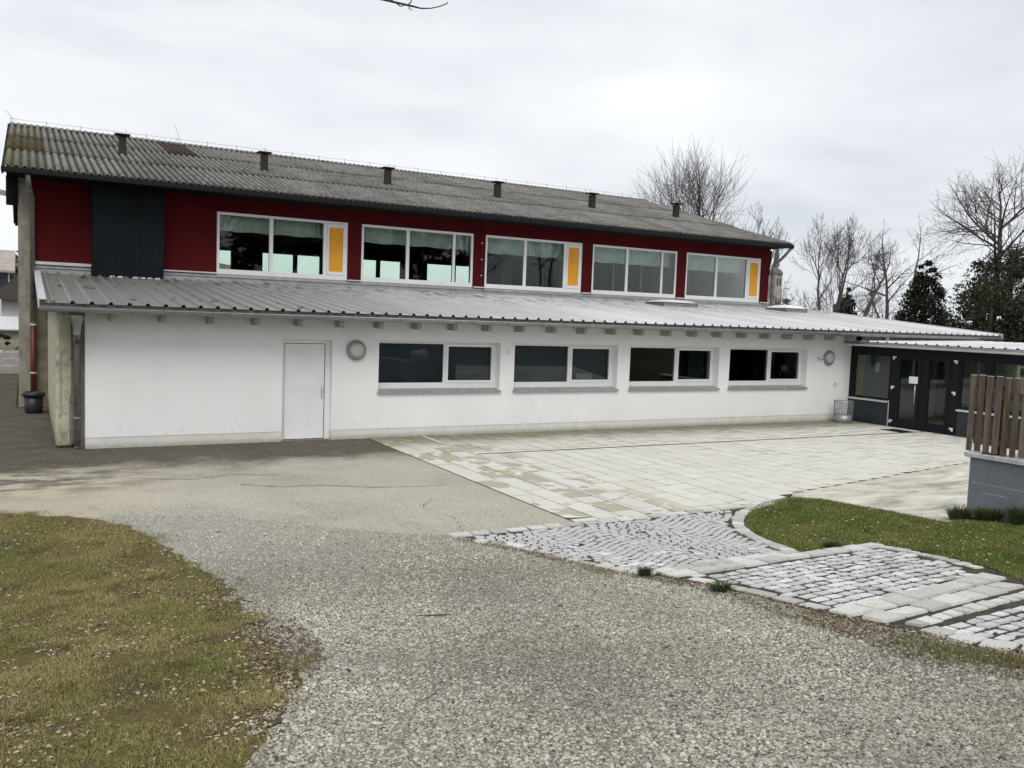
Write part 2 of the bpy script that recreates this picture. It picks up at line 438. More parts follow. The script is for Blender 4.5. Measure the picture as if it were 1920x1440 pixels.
    c = s.mix(s.math('MULTIPLY', s.mr(s.noise(0.8, 6, 0.65), 0.52, 0.72), 0.5), c, (0.19, 0.165, 0.12))
    c = s.mix(s.math('MULTIPLY', s.mr(s.axis(1), 7.5, 11.0), 0.75), c, s.ramp(s.noise(45, 4, 0.75), [(0.3, (0.16, 0.155, 0.135)), (0.5, (0.35, 0.34, 0.30)), (0.7, (0.52, 0.51, 0.46))]))
    s.col(c); s.bump(dist, 0.7, -0.015)
    s = NT('lawn_soil'); s.set(1.0, 0, 0.1)
    c = s.ramp(s.noise(1.6, 7, 0.7), [(0.3, (0.075, 0.055, 0.034)), (0.5, (0.14, 0.115, 0.05)), (0.72, (0.13, 0.135, 0.04))])
    c = s.mix(0.7, c, s.ramp(s.noise(45, 4, 0.75), [(0.3, 0.35), (0.7, 1.6)]), 'MULTIPLY')
    s.col(c); s.bump(s.noise(45, 4, 0.7), 1.0, 0.03)
    s = NT('earth'); s.set(1.0, 0, 0.1)
    s.col(s.ramp(s.noise(0.5, 6, 0.7), [(0.3, (0.05, 0.055, 0.025)), (0.7, (0.10, 0.095, 0.05))])); s.bump(s.noise(20, 4), 0.6, 0.03)
    s = NT('joint_sand'); s.set(1.0, 0, 0.1)
    s.col(s.ramp(s.noise(9, 5, 0.7), [(0.3, (0.030, 0.029, 0.020)), (0.7, (0.085, 0.080, 0.060))]))
    s = NT('slab_concrete'); s.set(0.85, 0, 0.3)
    c = s.ramp(s.noise(1.4, 6, 0.6), [(0.3, (0.53, 0.518, 0.465)), (0.7, (0.60, 0.59, 0.542))])
    c = s.mix(0.35, c, s.ramp(s.noise(60, 3, 0.7), [(0.3, 0.6), (0.7, 1.3)]), 'MULTIPLY')
    f = s.n('ShaderNodeMapRange'); s.l(s.objrand(), f.inputs[0]); f.inputs[3].default_value = 0.94; f.inputs[4].default_value = 1.04
    g = s.n('ShaderNodeCombineColor'); [s.l(f.outputs[0], g.inputs[i]) for i in range(3)]
    c = s.mix(1.0, c, g.outputs[0], 'MULTIPLY')
    y = s.axis(1); x = s.axis(0)
    warp = s.math('ADD', y, s.math('MULTIPLY', s.math('SUBTRACT', s.noise(1.6, 5, 0.7), 0.5), 1.6))
    moss = s.mr(warp, 15.6, 17.1)
    c = s.mix(s.math('MULTIPLY', moss, 0.82), c, (0.125, 0.11, 0.062))
    stainy = s.math('ADD', s.noise(3.2, 3, 0.5), s.math('MULTIPLY', s.math('SUBTRACT', s.objrand(), 0.5), 0.52))
    wet = s.math('MULTIPLY', s.mr(stainy, 0.575, 0.655), s.mr(x, 8.7, 7.9), True)
    c = s.mix(s.math('MULTIPLY', wet, 0.62), c, (0.235, 0.195, 0.105))
    spots = s.math('MULTIPLY', s.mr(s.noise(7, 4, 0.7), 0.68, 0.75), 0.5)
    c = s.mix(spots, c, (0.24, 0.22, 0.17))
    s.col(c); s.bump(s.noise(120, 3), 0.2, 0.003)
    s = NT('old_concrete'); s.set(0.88, 0, 0.3)
    c = s.ramp(s.noise(1.5, 7, 0.68, (0.5, 1.6, 1), 0.6), [(0.32, (0.20, 0.185, 0.14)), (0.48, (0.44, 0.42, 0.355)), (0.64, (0.61, 0.595, 0.53))])
    c = s.mix(0.3, c, s.ramp(s.noise(50, 3, 0.7), [(0.3, 0.6), (0.7, 1.3)]), 'MULTIPLY')
    s.col(c); s.bump(s.noise(70, 3), 0.3, 0.004)
    s = NT('granite'); s.set(0.85, 0, 0.35)
    c = s.ramp(s.noise(70, 3, 0.7), [(0.3, (0.40, 0.405, 0.41)), (0.7, (0.62, 0.625, 0.632))])
    f = s.n('ShaderNodeMapRange'); s.l(s.objrand(), f.inputs[0]); f.inputs[3].default_value = 0.80; f.inputs[4].default_value = 1.22
    g = s.n('ShaderNodeCombineColor'); [s.l(f.outputs[0], g.inputs[i]) for i in range(3)]
    c = s.mix(1.0, c, g.outputs[0], 'MULTIPLY')
    c = s.mix(s.math('MULTIPLY', s.mr(s.noise(2.2, 5), 0.5, 0.75), 0.35), c, (0.27, 0.25, 0.2))
    s.col(c); s.bump(s.noise(45, 4), 0.5, 0.008)
    s = NT('granite_light'); s.set(0.85, 0, 0.35)
    c = s.ramp(s.noise(45, 4, 0.7), [(0.3, (0.40, 0.395, 0.38)), (0.7, (0.63, 0.625, 0.60))])
    f = s.n('ShaderNodeMapRange'); s.l(s.objrand(), f.inputs[0]); f.inputs[3].default_value = 0.68; f.inputs[4].default_value = 1.12
    g = s.n('ShaderNodeCombineColor'); [s.l(f.outputs[0], g.inputs[i]) for i in range(3)]
    c = s.mix(1.0, c, g.outputs[0], 'MULTIPLY')
    c = s.mix(s.math('MULTIPLY', s.mr(s.noise(3, 5), 0.5, 0.75), 0.4), c, (0.34, 0.31, 0.22))
    s.col(c); s.bump(s.noise(40, 4), 0.5, 0.008)
    for nm, rgh in (('stones', 0.9), ('blades', 0.85), ('litter', 0.95)):
        s = NT(nm); s.set(rgh, 0, 0.2)
        a = s.n('ShaderNodeVertexColor', layer_name='Col'); s.col(a.outputs['Color'])
    s = NT('grey_wall'); s.set(0.8, 0, 0.3)
    c = s.ramp(s.noise(2.5, 7, 0.7), [(0.3, (0.125, 0.142, 0.165)), (0.7, (0.175, 0.195, 0.225))])
    c = s.mix(s.math('MULTIPLY', s.mr(s.noise(30, 3), 0.66, 0.7), 0.6), c, (0.05, 0.055, 0.06))
    s.col(c); s.bump(s.noise(30, 5, 0.7), 0.6, 0.01)
    s = NT('cap_concrete'); s.set(0.9, 0, 0.3)
    s.col(s.ramp(s.noise(9, 6, 0.7), [(0.3, (0.26, 0.265, 0.27)), (0.7, (0.55, 0.555, 0.56))])); s.bump(s.noise(50, 4), 0.5, 0.006)
    s = NT('fence_wood'); s.set(0.85, 0, 0.2)
    c = s.ramp(s.noise(14, 6, 0.7, (1, 1, 0.10)), [(0.3, (0.050, 0.037, 0.028)), (0.55, (0.130, 0.097, 0.074)), (0.75, (0.215, 0.18, 0.15))])
    f = s.n('ShaderNodeMapRange'); s.l(s.objrand(), f.inputs[0]); f.inputs[3].default_value = 0.75; f.inputs[4].default_value = 1.2
    g = s.n('ShaderNodeCombineColor'); [s.l(f.outputs[0], g.inputs[i]) for i in range(3)]
    s.col(s.mix(1.0, c, g.outputs[0], 'MULTIPLY')); s.bump(s.noise(25, 5, 0.7, (1, 1, 0.06)), 0.6, 0.006)
    simple('limestone', (0.62, 0.58, 0.50), 0.9, 0, 0.25, 8, 0.6, 25)
    simple('planter_soil', (0.07, 0.055, 0.04), 1.0, 0, 0.4, 8, 0.8, 30)
    simple('bin_plastic', (0.016, 0.019, 0.021), 0.45, 0, 0.3, 6)
    simple('wire_zinc', (0.30, 0.32, 0.325), 0.5, 0.6, 0.2, 12)
    simple('bark', (0.060, 0.053, 0.046), 0.95, 0, 0.4, 5, 0.6, 20)
    simple('bark_pale', (0.115, 0.108, 0.10), 0.95, 0, 0.35, 3)
    simple('bark_far', (0.095, 0.083, 0.080), 0.95, 0, 0.25, 1)
    for nm, a, b in (('needles', (0.010, 0.016, 0.009), (0.030, 0.040, 0.020)), ('ivy', (0.018, 0.023, 0.013), (0.058, 0.058, 0.034)), ('brown_twigs', (0.035, 0.026, 0.018), (0.075, 0.055, 0.038))):
        s = NT(nm); s.set(0.8, 0, 0.2)
        s.col(s.ramp(s.noise(1.2, 5, 0.7), [(0.3, a), (0.7, b)]))
    simple('tuft', (0.045, 0.070, 0.022), 0.8, 0, 0.4, 8)
    simple('church_wall', (0.36, 0.33, 0.275), 0.9, 0, 0.06, 0.2)
    simple('slate', (0.10, 0.115, 0.125), 0.7, 0, 0.15, 0.3)
    simple('house_white', (0.62, 0.62, 0.61), 0.9, 0, 0.06, 0.5)
    simple('house_roof', (0.035, 0.03, 0.03), 0.9, 0, 0.25, 2)
    simple('house_roof_pale', (0.32, 0.29, 0.26), 0.9, 0, 0.2, 2)
    simple('house_pane', (0.03, 0.035, 0.04), 0.2)
    simple('hill_wood', (0.10, 0.088, 0.062), 1.0, 0, 0.35, 0.05)
    simple('frame_glass', (0.16, 0.17, 0.165), 0.4, 0, 0.2, 1)
    simple('pale_wood', (0.36, 0.34, 0.31), 0.9, 0, 0.15, 6)
    simple('skylight_acrylic', (0.74, 0.74, 0.72), 0.35, 0, 0.10, 4)
mats()

# ================================================================== SETTING: ground
LAWN_L = [(-0.3,12.3),(0.04,12.15),(0.5,11.8),(0.99,11.23),(1.26,10.45),(1.38,9.68),(1.59,8.72),(1.65,8.27),(1.62,7.21),(1.61,6.46),(1.55,5.86),(1.45,5.14),(1.29,4.8),(1.11,4.54),(0.93,4.1),(0.6,3.2),(0.3,2.2),(0.0,0.5),(-0.4,-1.9),(-9,-1.9),(-9,12.6)]
COB_EDGE = [(4.48,9.32),(4.8,8.82),(4.97,8.25),(5.08,7.55),(5.18,6.93),(5.38,6.5),(5.47,5.93),(5.53,5.39),(5.54,4.92),(5.56,4.41),(5.63,4.09),(5.7,3.79),(5.67,3.49),(5.82,3.25)]
LAWN_R = [(8.53,8.64),(8.98,9.03),(9.62,9.38),(10.38,9.57),(10.78,9.29),(10.95,8.27),(10.7,7.1),(11.40,7.36),(11.43,7.30),(11.43,3.0),(8.6,3.0),(7.75,4.2),(7.95,4.5),(8.33,5.09),(8.46,5.7),(8.6,6.19),(8.44,6.60),(7.45,6.67),(7.64,7.24),(7.96,7.91),(8.25,8.35)]
GRAVEL = [(-8,11.9),(0.9,11.75),(1.46,11.66),(2.18,11.3),(3.14,10.33),(3.93,9.68),(4.44,9.36)] + COB_EDGE + [(9,3.0),(9,-1.9),(-8,-1.9)]
COB_BED = COB_EDGE + [(6.2,3.0),(8.6,3.0),(7.75,4.2),(7.95,4.5),(8.33,5.09),(8.46,5.7),(8.6,6.19),(8.44,6.6),(7.45,6.67),(7.64,7.24),(7.96,7.91),(8.25,8.35),(8.53,8.64),(8.98,9.03),(9.62,9.38),(10.38,9.60),(9.3,9.42),(8,9.40),(6.27,9.36)]
PLAZA = [(6.27,9.36),(8,9.40),(9.3,9.42),(10.40,9.62),(10.81,9.86),(17.0,10.97),(20.98,11.68),(20.98,17.36),(6.27,17.36)]
CONC = [(10.40,9.58),(10.81,9.85),(17.0,10.96),(20.98,11.67),(20.98,3.0),(11.75,3.0),(11.75,7.30),(10.60,7.0),(10.95,8.27),(10.78,9.29)]

sheet('ground', [(-2500,-2500),(2500,-2500),(2500,3000),(-2500,3000)], -0.035, 'earth')
asph = [(-40,9.0),(0,9.0),(4.46,9.35),(6.262,9.36),(6.262,17.36),(0.46,17.62),(0.46,24.42),(-0.25,24.42),(-0.25,75),(-40,75)]
asph_o = sheet('asphalt_yard', asph, 0.0, 'asphalt')
def crack(pts, w):
    m = MB(); P = []
    for a, b in zip(pts, pts[1:]):
        for i in range(9):
            t = i/9; P.append((a[0]+(b[0]-a[0])*t+random.uniform(-.02, .02), a[1]+(b[1]-a[1])*t+random.uniform(-.03, .03)))
    V = []; F = []
    for i, (x, y) in enumerate(P):
        ww = w*random.uniform(.3, 1.3); V += [(x, y-ww, H(y)+.0035), (x, y+ww, H(y)+.0035)]
    for i in range(len(P)-1): F.append((2*i, 2*i+2, 2*i+3, 2*i+1))
    m.add(V, F).build('crack', 'joint_sand', asph_o)
crack([(2.8,13.3),(3.27,12.93),(3.89,12.85),(4.6,12.44),(5.23,12.27),(5.8,12.26)], 0.012)
crack([(1.3,14.3),(2.2,13.9),(2.9,14.1),(3.6,13.8)], 0.010)
crack([(4.7,9.5),(4.9,10.2),(4.75,10.9),(5.2,11.5)], 0.008)
sheet('gravel_path', rough_outline(GRAVEL, 0.09, 0.11), 0.005, 'gravel_bed')
lawn_l = sheet('lawn', rough_outline(LAWN_L, 0.10, 0.05), 0.014, 'lawn_soil')
lawn_r = sheet('lawn', rough_outline(LAWN_R, 0.10, 0.025), 0.010, 'lawn_soil')
conc = sheet('concrete_slab', CONC, 0.002, 'old_concrete')
def seam(a, b, w):
    a, b = Vector(a), Vector(b); n = Vector((-(b-a).y, (b-a).x)).normalized()*w
    V = [(*(a-n), .0065), (*(b-n), .0065), (*(b+n), .0065), (*(a+n), .0065)]
    MB().add(V, [(0, 1, 2, 3)]).build('joint', 'joint_sand', conc)
seam((10.5, 9.70), (10.81, 9.868), .012); seam((10.81, 9.868), (17.0, 10.975), .014); seam((15.2, 10.64), (15.9, 7.2), .012)
cob_bed = sheet('cobbled_path', COB_BED, 0.0068, 'joint_sand')
plaza = sheet('plaza', PLAZA, 0.0052, 'joint_sand')

def hill():
    xs = np.linspace(-900, 1500, 90); V = []; F = []
    for j, (y, k) in enumerate(((330, 0.0), (400, 0.75), (480, 1.0), (620, 0.0))):
        for i, x in enumerate(xs):
            z = (18+7*math.sin(x*0.011+1.0)+4*math.sin(x*0.031))*(1.0 if x < 120 else max(0.15, 1-(x-120)/260))
            V.append((x, y+0.1*x*0, max(z*k, -0.5)-0.3+random.uniform(-.6, .6)*k))
    n = len(xs)
    for j in range(3):
        for i in range(n-1): F.append((j*n+i, j*n+i+1, (j+1)*n+i+1, (j+1)*n+i))
    m = MB(); m.v = V; m.f = F
    tag(m.build('hills', 'hill_wood', smooth=True), kind='structure')
hill()

# ---------------------------------------------------- paving slabs
def chamfer_block(name, mat, c=0.012, irregular=0.0, seed=0):
    r = random.Random(seed); m = MB()
    def ring(ins, z, jj):
        return [((sx*(0.5-ins))+r.uniform(-jj, jj), sy*(0.5-ins)+r.uniform(-jj, jj), z+r.uniform(-jj, jj)*0.3) for sx, sy in ((-1,-1),(1,-1),(1,1),(-1,1))]
    vs = ring(0, 0.0, irregular)
    if irregular:
        mid = [(x*1.0, y*1.0, 0.72+r.uniform(-.08, .08)) for x, y, z in vs]
        top = [(x*(1-2*c), y*(1-2*c), 1.0+r.uniform(-.1, .05)) for x, y, z in vs]
    else:
        mid = [(x, y, 0.82) for x, y, z in vs]; top = [(x*(1-2*c), y*(1-2*c), 1.0) for x, y, z in vs]
    allv = vs+mid+top
    fs = [(8, 9, 10, 11)]
    for a in (0, 4):
        for i in range(4): fs.append((a+i, a+(i+1) % 4, a+4+(i+1) % 4, a+4+i))
    m.add(allv, fs)
    me = bpy.data.meshes.new(name); me.from_pydata(m.v, [], m.f); me.update(); me.materials.append(MATS[mat])
    return me, np.array(m.v), m.f
def lay_blocks(items, meshes, name, parent, limit=300, stuff_name=None, mat=None):
    """items: (x, y, z0, sx, sy, sz, rot, tilt). The nearest become objects, the rest one joined part."""
    items = sorted(items, key=lambda t: (t[0]**2+t[1]**2)/(max(t[3]*t[4], 1e-4)))
    near, far = items[:limit], items[limit:]
    for k, (x, y, z, sx, sy, sz, rot, tl) in enumerate(near):
        o = bpy.data.objects.new(name, meshes[k % len(meshes)][0])
        o.scale = (sx, sy, sz); o.rotation_euler = (tl[0], tl[1], rot)
        place(o, (x, y, z), parent)
    if far:
        V = []; F = []
        for k, (x, y, z, sx, sy, sz, rot, tl) in enumerate(far):
            _, v, f = meshes[k % len(meshes)]
            c, s = math.cos(rot), math.sin(rot); p = v*np.array([sx, sy, sz]); n = len(V)*12
            q = np.stack([p[:, 0]*c-p[:, 1]*s+x, p[:, 0]*s+p[:, 1]*c+y, p[:, 2]+z+p[:, 1]*tl[0]], 1)
            V.append(q); F += [tuple(i+n for i in ff) for ff in f]
        V = np.concatenate(V); o = npmesh(stuff_name or name, V, np.array(F), mat, parent=parent); tag(o, kind='stuff')
slab_meshes = [chamfer_block('paving_slab', 'slab_concrete', 0.012)]
items = []
def slab_cols(x0, x1, w, y_lo, y_hi, lens):
    x = x0; k = 0
    while x < x1-0.05:
        ww = min(w, x1-x); y = y_hi - random.choice((0.0, 0.2, 0.3))*1.0
        first = True; yy = y_hi
        ymin = y_lo(x+ww/2)
        while yy > ymin+0.05:
            ln = random.choice(lens) if not first else random.choice((0.2, 0.3, 0.4, 0.6))
            first = False
            ln = min(ln, yy-ymin)
            top = H(yy-ln/2)+0.008+random.uniform(-.001, .002)
            items.append((x+ww/2, yy-ln/2, top-0.05, ww-0.012, ln-0.013, 0.05, 0, (random.uniform(-.002, .002), random.uniform(-.002, .002))))
            yy -= ln
        x += w; k += 1
def ylo(x):
    P = [(6.27,9.36),(8,9.40),(9.3,9.42),(10.40,9.62),(10.81,9.86),(17.0,10.97),(20.98,11.68)]
    for a, b in zip(P, P[1:]):
        if a[0] <= x <= b[0]: return a[1]+(b[1]-a[1])*(x-a[0])/(b[0]-a[0])+0.01
    return 9.4
slab_cols(6.275, 7.475, 0.4, ylo, 17.34, (0.4, 0.6, 0.6))
slab_cols(7.575, 20.97, 0.4, ylo, 14.78, (0.4, 0.6, 0.6))
slab_cols(7.575, 20.97, 0.4, lambda x: 14.86, 17.34, (0.4, 0.6, 0.5))
lay_blocks(items, slab_meshes, 'paving_slab', plaza, 300, 'far_paving_slabs', 'slab_concrete')
# drain channels let into the plaza
d1 = empty('drain_channel', (7.525, 13.3, 0), 'grey metal drain channel running from the white wall out to the cobbles', 'drain')
bx('channel', 'zinc', d1, 7.477, 7.573, 9.45, 17.34, -0.05, 0.002)
for k in range(52):
    y = 9.46+k*0.1515; bx('grating', 'light_metal', d1, 7.480, 7.570, y, y+0.138, H(y)-.004, H(y)+0.0085)
d2 = empty('drain_channel', (14.2, 14.82, 0), 'narrow dark slot drain crossing the slabs parallel to the white wall', 'drain')
bx('channel', 'weathered_zinc', d2, 7.60, 20.9, 14.788, 14.852, -0.05, 0.0065)
bx('slot', 'black_metal', d2, 7.60, 20.9, 14.800, 14.838, 0.0012, 0.0075)

# ---------------------------------------------------- granite setts
cob_meshes = [chamfer_block('granite_sett', 'granite', 0.06, 0.045, k) for k in range(7)]
bord_meshes = [chamfer_block('border_stone', 'granite_light', 0.035, 0.035, 20+k) for k in range(5)]
FAN = [(4.66,9.12),(4.92,8.72),(5.12,8.2),(5.22,7.5),(5.32,6.9),(5.5,6.62),(7.25,6.62),(7.42,7.2),(7.75,7.95),(8.05,8.45),(8.35,8.78),(8.8,9.12),(9.2,9.22),(6.27,9.16)]
RAMP = [(5.68,6.32),(5.74,5.4),(5.74,4.72),(7.75,4.86),(8.12,5.15),(8.25,5.7),(8.35,6.15),(8.3,6.36)]
RAMP2 = [(5.86,3.95),(5.9,3.2),(8.2,3.2),(7.7,4.05)]
cobs = []
W = 1.7
for k in range(-6, 36):
    y0 = 6.1+k*0.118
    x = 4.6+random.uniform(0, .08)
    while x < 9.6:
        w = random.uniform(0.10, 0.145)
        ph = 2*math.pi*(x-4.6)/W
        sl = math.atan(-0.19*2*math.pi/W*math.sin(ph)); cs = math.cos(sl)
        ph2 = 2*math.pi*(x+w*cs/2-4.6)/W
        y = y0+0.19*math.cos(ph2)
        cobs.append((x+w*cs/2, y, w*.90, 0.118*cs*random.uniform(.82, .89), sl+random.uniform(-.06, .06), FAN))
        x += w*cs
for poly, ya, yb, dy in ((RAMP, 4.6, 6.5, 0.132), (RAMP2, 3.1, 4.2, 0.125)):
    y0 = ya
    while y0 < yb:
        x = 5.4+random.uniform(0, .1)
        while x < 8.7:
            w = random.uniform(0.12, 0.19)
            y = y0+0.05*math.sin((x-5.6)*1.1)+0.09*(x-5.6)*0.3
            cobs.append((x+w/2, y, w*.92, (dy-0.024)*random.uniform(.87, .97), 0.03+random.uniform(-.035, .035), poly))
            x += w+0.012*random.uniform(0.7, 1.8)
        y0 += dy
items = []
for x, y, w, dpt, rot, poly in cobs:
    if inpoly(np.array([x]), np.array([y]), poly)[0]:
        hh = H(y); tl = math.atan((H(y+.05)-H(y-.05))/.1)
        items.append((x, y, hh-0.055+random.uniform(-.004, .006), w, dpt, 0.07, rot, (tl+random.uniform(-.05, .05), random.uniform(-.05, .05))))
lay_blocks(items, cob_meshes, 'granite_sett', cob_bed, 300, 'far_granite_setts', 'granite')
def stone_line(pts, ln, wd, parent, jit=0.1, lift=0.0):
    """pale border stones laid end to end along a polyline"""
    P = [Vector(p) for p in pts]; seg = []
    tot = sum((b-a).length for a, b in zip(P, P[1:])); d = 0.0
    def at(d):
        for a, b in zip(P, P[1:]):
            l = (b-a).length
            if d <= l: return a+(b-a)*(d/l), (b-a)/l
            d -= l
        return P[-1], (P[-1]-P[-2]).normalized()
    k = 0
    while d < tot-0.1:
        l = ln*random.uniform(1-jit*1.6, 1+jit*1.6); p, t = at(min(d+l/2, tot))
        o = bpy.data.objects.new('border_stone', random.choice(bord_meshes)[0])
        tl = math.atan((H(p.y+.05)-H(p.y-.05))/.1)
        o.scale = (l-0.026, wd*random.uniform(1-jit, 1+jit)-.01, 0.08)
        rot = math.atan2(t.y, t.x)+random.uniform(-.03, .03)
        o.rotation_mode = 'ZYX' if False else 'XYZ'
        o.rotation_euler = Matrix.Rotation(tl, 3, 'X').to_4x4().to_euler() if False else (0, 0, rot)
        q = Matrix.Rotation(tl+random.uniform(-.03, .03), 3, 'X') @ Matrix.Rotation(random.uniform(-.025, .025), 3, 'Y') @ Matrix.Rotation(rot, 3, 'Z')
        o.rotation_euler = q.to_euler()
        place(o, (p.x, p.y, H(p.y)-0.06+lift+random.uniform(-.003, .006)), parent)
        d += l; k += 1
stone_line([(4.42,9.30),(6.27,9.26),(8.0,9.29),(9.3,9.33),(10.2,9.52)], 0.27, 0.17, cob_bed, 0.10)
stone_line([(9.75,9.34),(9.22,9.18),(8.82,8.97),(8.46,8.68),(8.17,8.37),(7.89,7.96),(7.61,7.36),(7.42,6.82)], 0.20, 0.18, cob_bed, 0.12)
stone_line([(5.42,6.46),(6.2,6.46),(7.0,6.50),(8.45,6.48)], 0.30, 0.20, cob_bed, 0.10, 0.012)
stone_line([(5.45,6.66),(6.2,6.68),(7.3,6.70)], 0.26, 0.17, cob_bed, 0.12, 0.004)
stone_line([(4.60,9.00),(4.88,8.70),(5.02,8.25),(5.12,7.55),(5.22,6.95),(5.36,6.62)], 0.24, 0.15, cob_bed, 0.16)
stone_line([(5.55,6.28),(5.60,5.7),(5.64,5.2),(5.66,4.75)], 0.26, 0.15, cob_bed, 0.2)
stone_line([(8.44,6.40),(8.44,6.0),(8.34,5.5),(8.2,5.05)], 0.19, 0.13, cob_bed, 0.2)
stone_line([(5.60,4.58),(6.4,4.62),(7.2,4.70),(7.95,4.76)], 0.30, 0.22, cob_bed, 0.08, 0.012)
stone_line([(5.66,4.32),(6.4,4.36),(7.2,4.43),(7.75,4.47)], 0.30, 0.22, cob_bed, 0.08, 0.012)
stone_line([(5.78,4.06),(6.4,4.12),(7.6,4.2)], 0.17, 0.13, cob_bed, 0.15, 0.004)
stone_line([(5.78,3.95),(5.80,3.5),(5.95,3.1)], 0.24, 0.2, cob_bed, 0.15)

# ================================================================== ANNEX (white, ground floor)
YF = 17.364
ax = empty('annex_building', (10.9, 20.9, 0), 'long single storey white annex under a shallow ribbed zinc roof', 'building')
WX = [6.475+3.275*k for k in range(4)]; WW = 2.905; WZ0, WZ1 = 0.965, 2.07
def wall_with_openings(m, x0, x1, y0, y1, z0, z1, ops):
    """ops: list of (xa,xb,za,zb) sorted by x; boxes butt end to end"""
    x = x0
    for xa, xb, za, zb in ops:
        if xa > x: m.box(x, xa, y0, y1, z0, z1)
        if za > z0: m.box(xa, xb, y0, y1, z0, za)
        if zb < z1: m.box(xa, xb, y0, y1, zb, z1)
        x = xb
    if x < x1: m.box(x, x1, y0, y1, z0, z1)
m = MB()
ops = [(4.449, 5.467, 0.20, 2.06)] + [(x, x+WW, WZ0, WZ1) for x in WX]
wall_with_openings(m, 0.913, 20.99, YF, YF+0.34, 0.205, 2.62, ops)
m.build('wall', 'white_plaster', ax)
bx('plinth', 'plinth_plaster', ax, 0.913, 4.449, YF+0.006, YF+0.335, 0, 0.203)
bx('plinth', 'plinth_plaster', ax, 5.467, 20.985, YF+0.006, YF+0.335, 0, 0.203)
# worn cream end pier and side wall
m = MB(); m.cbox(0.45, 0.74, 17.62, 24.46, 0.0, 2.66, 0.05); pier = m.build('side_wall', 'cream_plaster', ax)
bx('wall_return', 'concrete_pier', ax, 0.745, 0.91, 17.55, 17.9, 0, 2.6)
m = MB(); m.tube([(0.785, 17.45, 0.05), (0.785, 17.45, 2.1), (0.77, 17.38, 2.22)], 0.05, 10); dp = m.build('downpipe', 'weathered_zinc', ax, True)
for z in (0.55, 1.95): MB().tube([(0.785, 17.45, z), (0.785, 17.45, z+0.035)], 0.066, 10).build('pipe_clamp', 'zinc', dp)
MB().lathe([(0.055, -0.12), (0.07, 0.05), (0.11, 0.16), (0.13, 0.26), (0.0, 0.26)], (0.765, 16.98, 2.20), 14).build('rain_hopper', 'zinc', ax, True)
MB().tube([(0.765, 16.98, 2.12), (0.775, 17.2, 2.05), (0.785, 17.44, 1.95)], 0.052, 10).build('downpipe_bend', 'weathered_zinc', ax, True)
MB().tube([(0.66, 17.60, 0.08), (0.66, 17.60, 0.98)], 0.012, 6).build('conduit', 'rafter_grey', ax)
MB().tube([(0.52, 17.61, 0.6), (0.52, 17.61, 1.75)], 0.010, 6).build('conduit', 'rafter_grey', ax)
# back and right end of the annex (closed box so the rooms are dark), floor, ceiling
bx('floor', 'interior_floor', ax, 0.75, 20.98, YF+0.345, 24.3, -0.05, 0.03)
bx('ceiling', 'interior_light', ax, 0.75, 20.98, YF+0.345, 24.3, 2.45, 2.5)
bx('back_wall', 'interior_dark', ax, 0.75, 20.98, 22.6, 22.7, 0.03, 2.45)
bx('end_wall', 'interior_light', ax, 20.9, 20.98, YF+0.345, 22.6, 0.03, 2.45)
bx('partition', 'interior_light', ax, 5.9, 6.0, YF+0.345, 22.6, 0.03, 2.45)
bx('partition', 'interior_dark', ax, 12.78, 12.86, YF+0.345, 22.6, 0.03, 2.45)
# windows
def annex_window(k, x):
    y0, y1 = YF+0.20, YF+0.27
    zb = 1.035; zt = 2.066
    m = MB()
    m.box(x+.003, x+WW-.003, y0, y1, zb, zb+0.125)          # bottom bar
    m.box(x+.003, x+WW-.003, y0, y1, zt-0.055, zt)           # top bar
    m.box(x+.003, x+0.06, y0, y1, zb+0.125, zt-0.055)
    m.box(x+WW-0.075, x+WW-.003, y0, y1, zb+0.125, zt-0.055)
    m.box(x+1.585, x+1.640, y0, y1, zb+0.125, zt-0.055)      # mullion
    w = m.build('window', 'white_pvc', ax); w['label'] = 'white two-light window with a fixed left pane and an opening right sash'
    bx('pane', 'glass_dark', w, x+0.06, x+1.585, y0+.03, y0+.045, zb+.125, zt-.055)
    sx0, sx1, sz0, sz1 = x+1.642, x+WW-0.077, zb+0.122, zt-0.052
    m = MB(); b = 0.052; ys0 = y0-0.018
    m.box(sx0, sx1, ys0, y1-.01, sz0, sz0+b); m.box(sx0, sx1, ys0, y1-.01, sz1-b, sz1)
    m.box(sx0, sx0+b, ys0, y1-.01, sz0+b, sz1-b); m.box(sx1-b, sx1, ys0, y1-.01, sz0+b, sz1-b)
    m.build('sash', 'white_pvc', w)
    bx('pane', 'glass_dark', w, sx0+b, sx1-b, ys0+.03, ys0+.045, sz0+b, sz1-b)
    m = MB()   # zinc sill, folded
    m.prism([(YF-0.055, 0.952), (YF-0.055, 0.985), (y0-.001, 1.033), (y0-.001, 1.015), (YF-.001, 0.97), (YF-0.045, 0.962), (YF-0.045, 0.952)], 'x', x-0.03, x+WW+0.03)
    # keep ends inside reveal at the back: simple upstands
    m.build('sill', 'zinc_flashing', w)
    # blinds behind the panes of the first two windows
    if k < 2:
        bx('blind', 'teal_blind', w, x+0.02, x+1.64, y1+.05, y1+.06, 1.06, 2.06)
        bx('blind', 'teal_blind', w, x+1.66, x+WW-.02, y1+.05, y1+.06, 1.06, 2.06)
        if k == 1: MB().cbox(x+1.9, x+2.35, y1+0.012, y1+0.045, 1.10, 1.35, 0.012).build('cushion', 'interior_light', w)
    else:
        m = MB()
        for xx in np.linspace(x+WW-0.65 if k == 2 else x+0.75, x+WW-0.2 if k == 2 else x+0.95, 6):
            m.tube([(xx, y1+0.14+0.03*math.sin(xx*40), 0.9), (xx, y1+0.14, 2.06)], 0.045, 6)
        m.build('curtain', 'dark_curtain', w, True)
for k, x in enumerate(WX): annex_window(k, x)
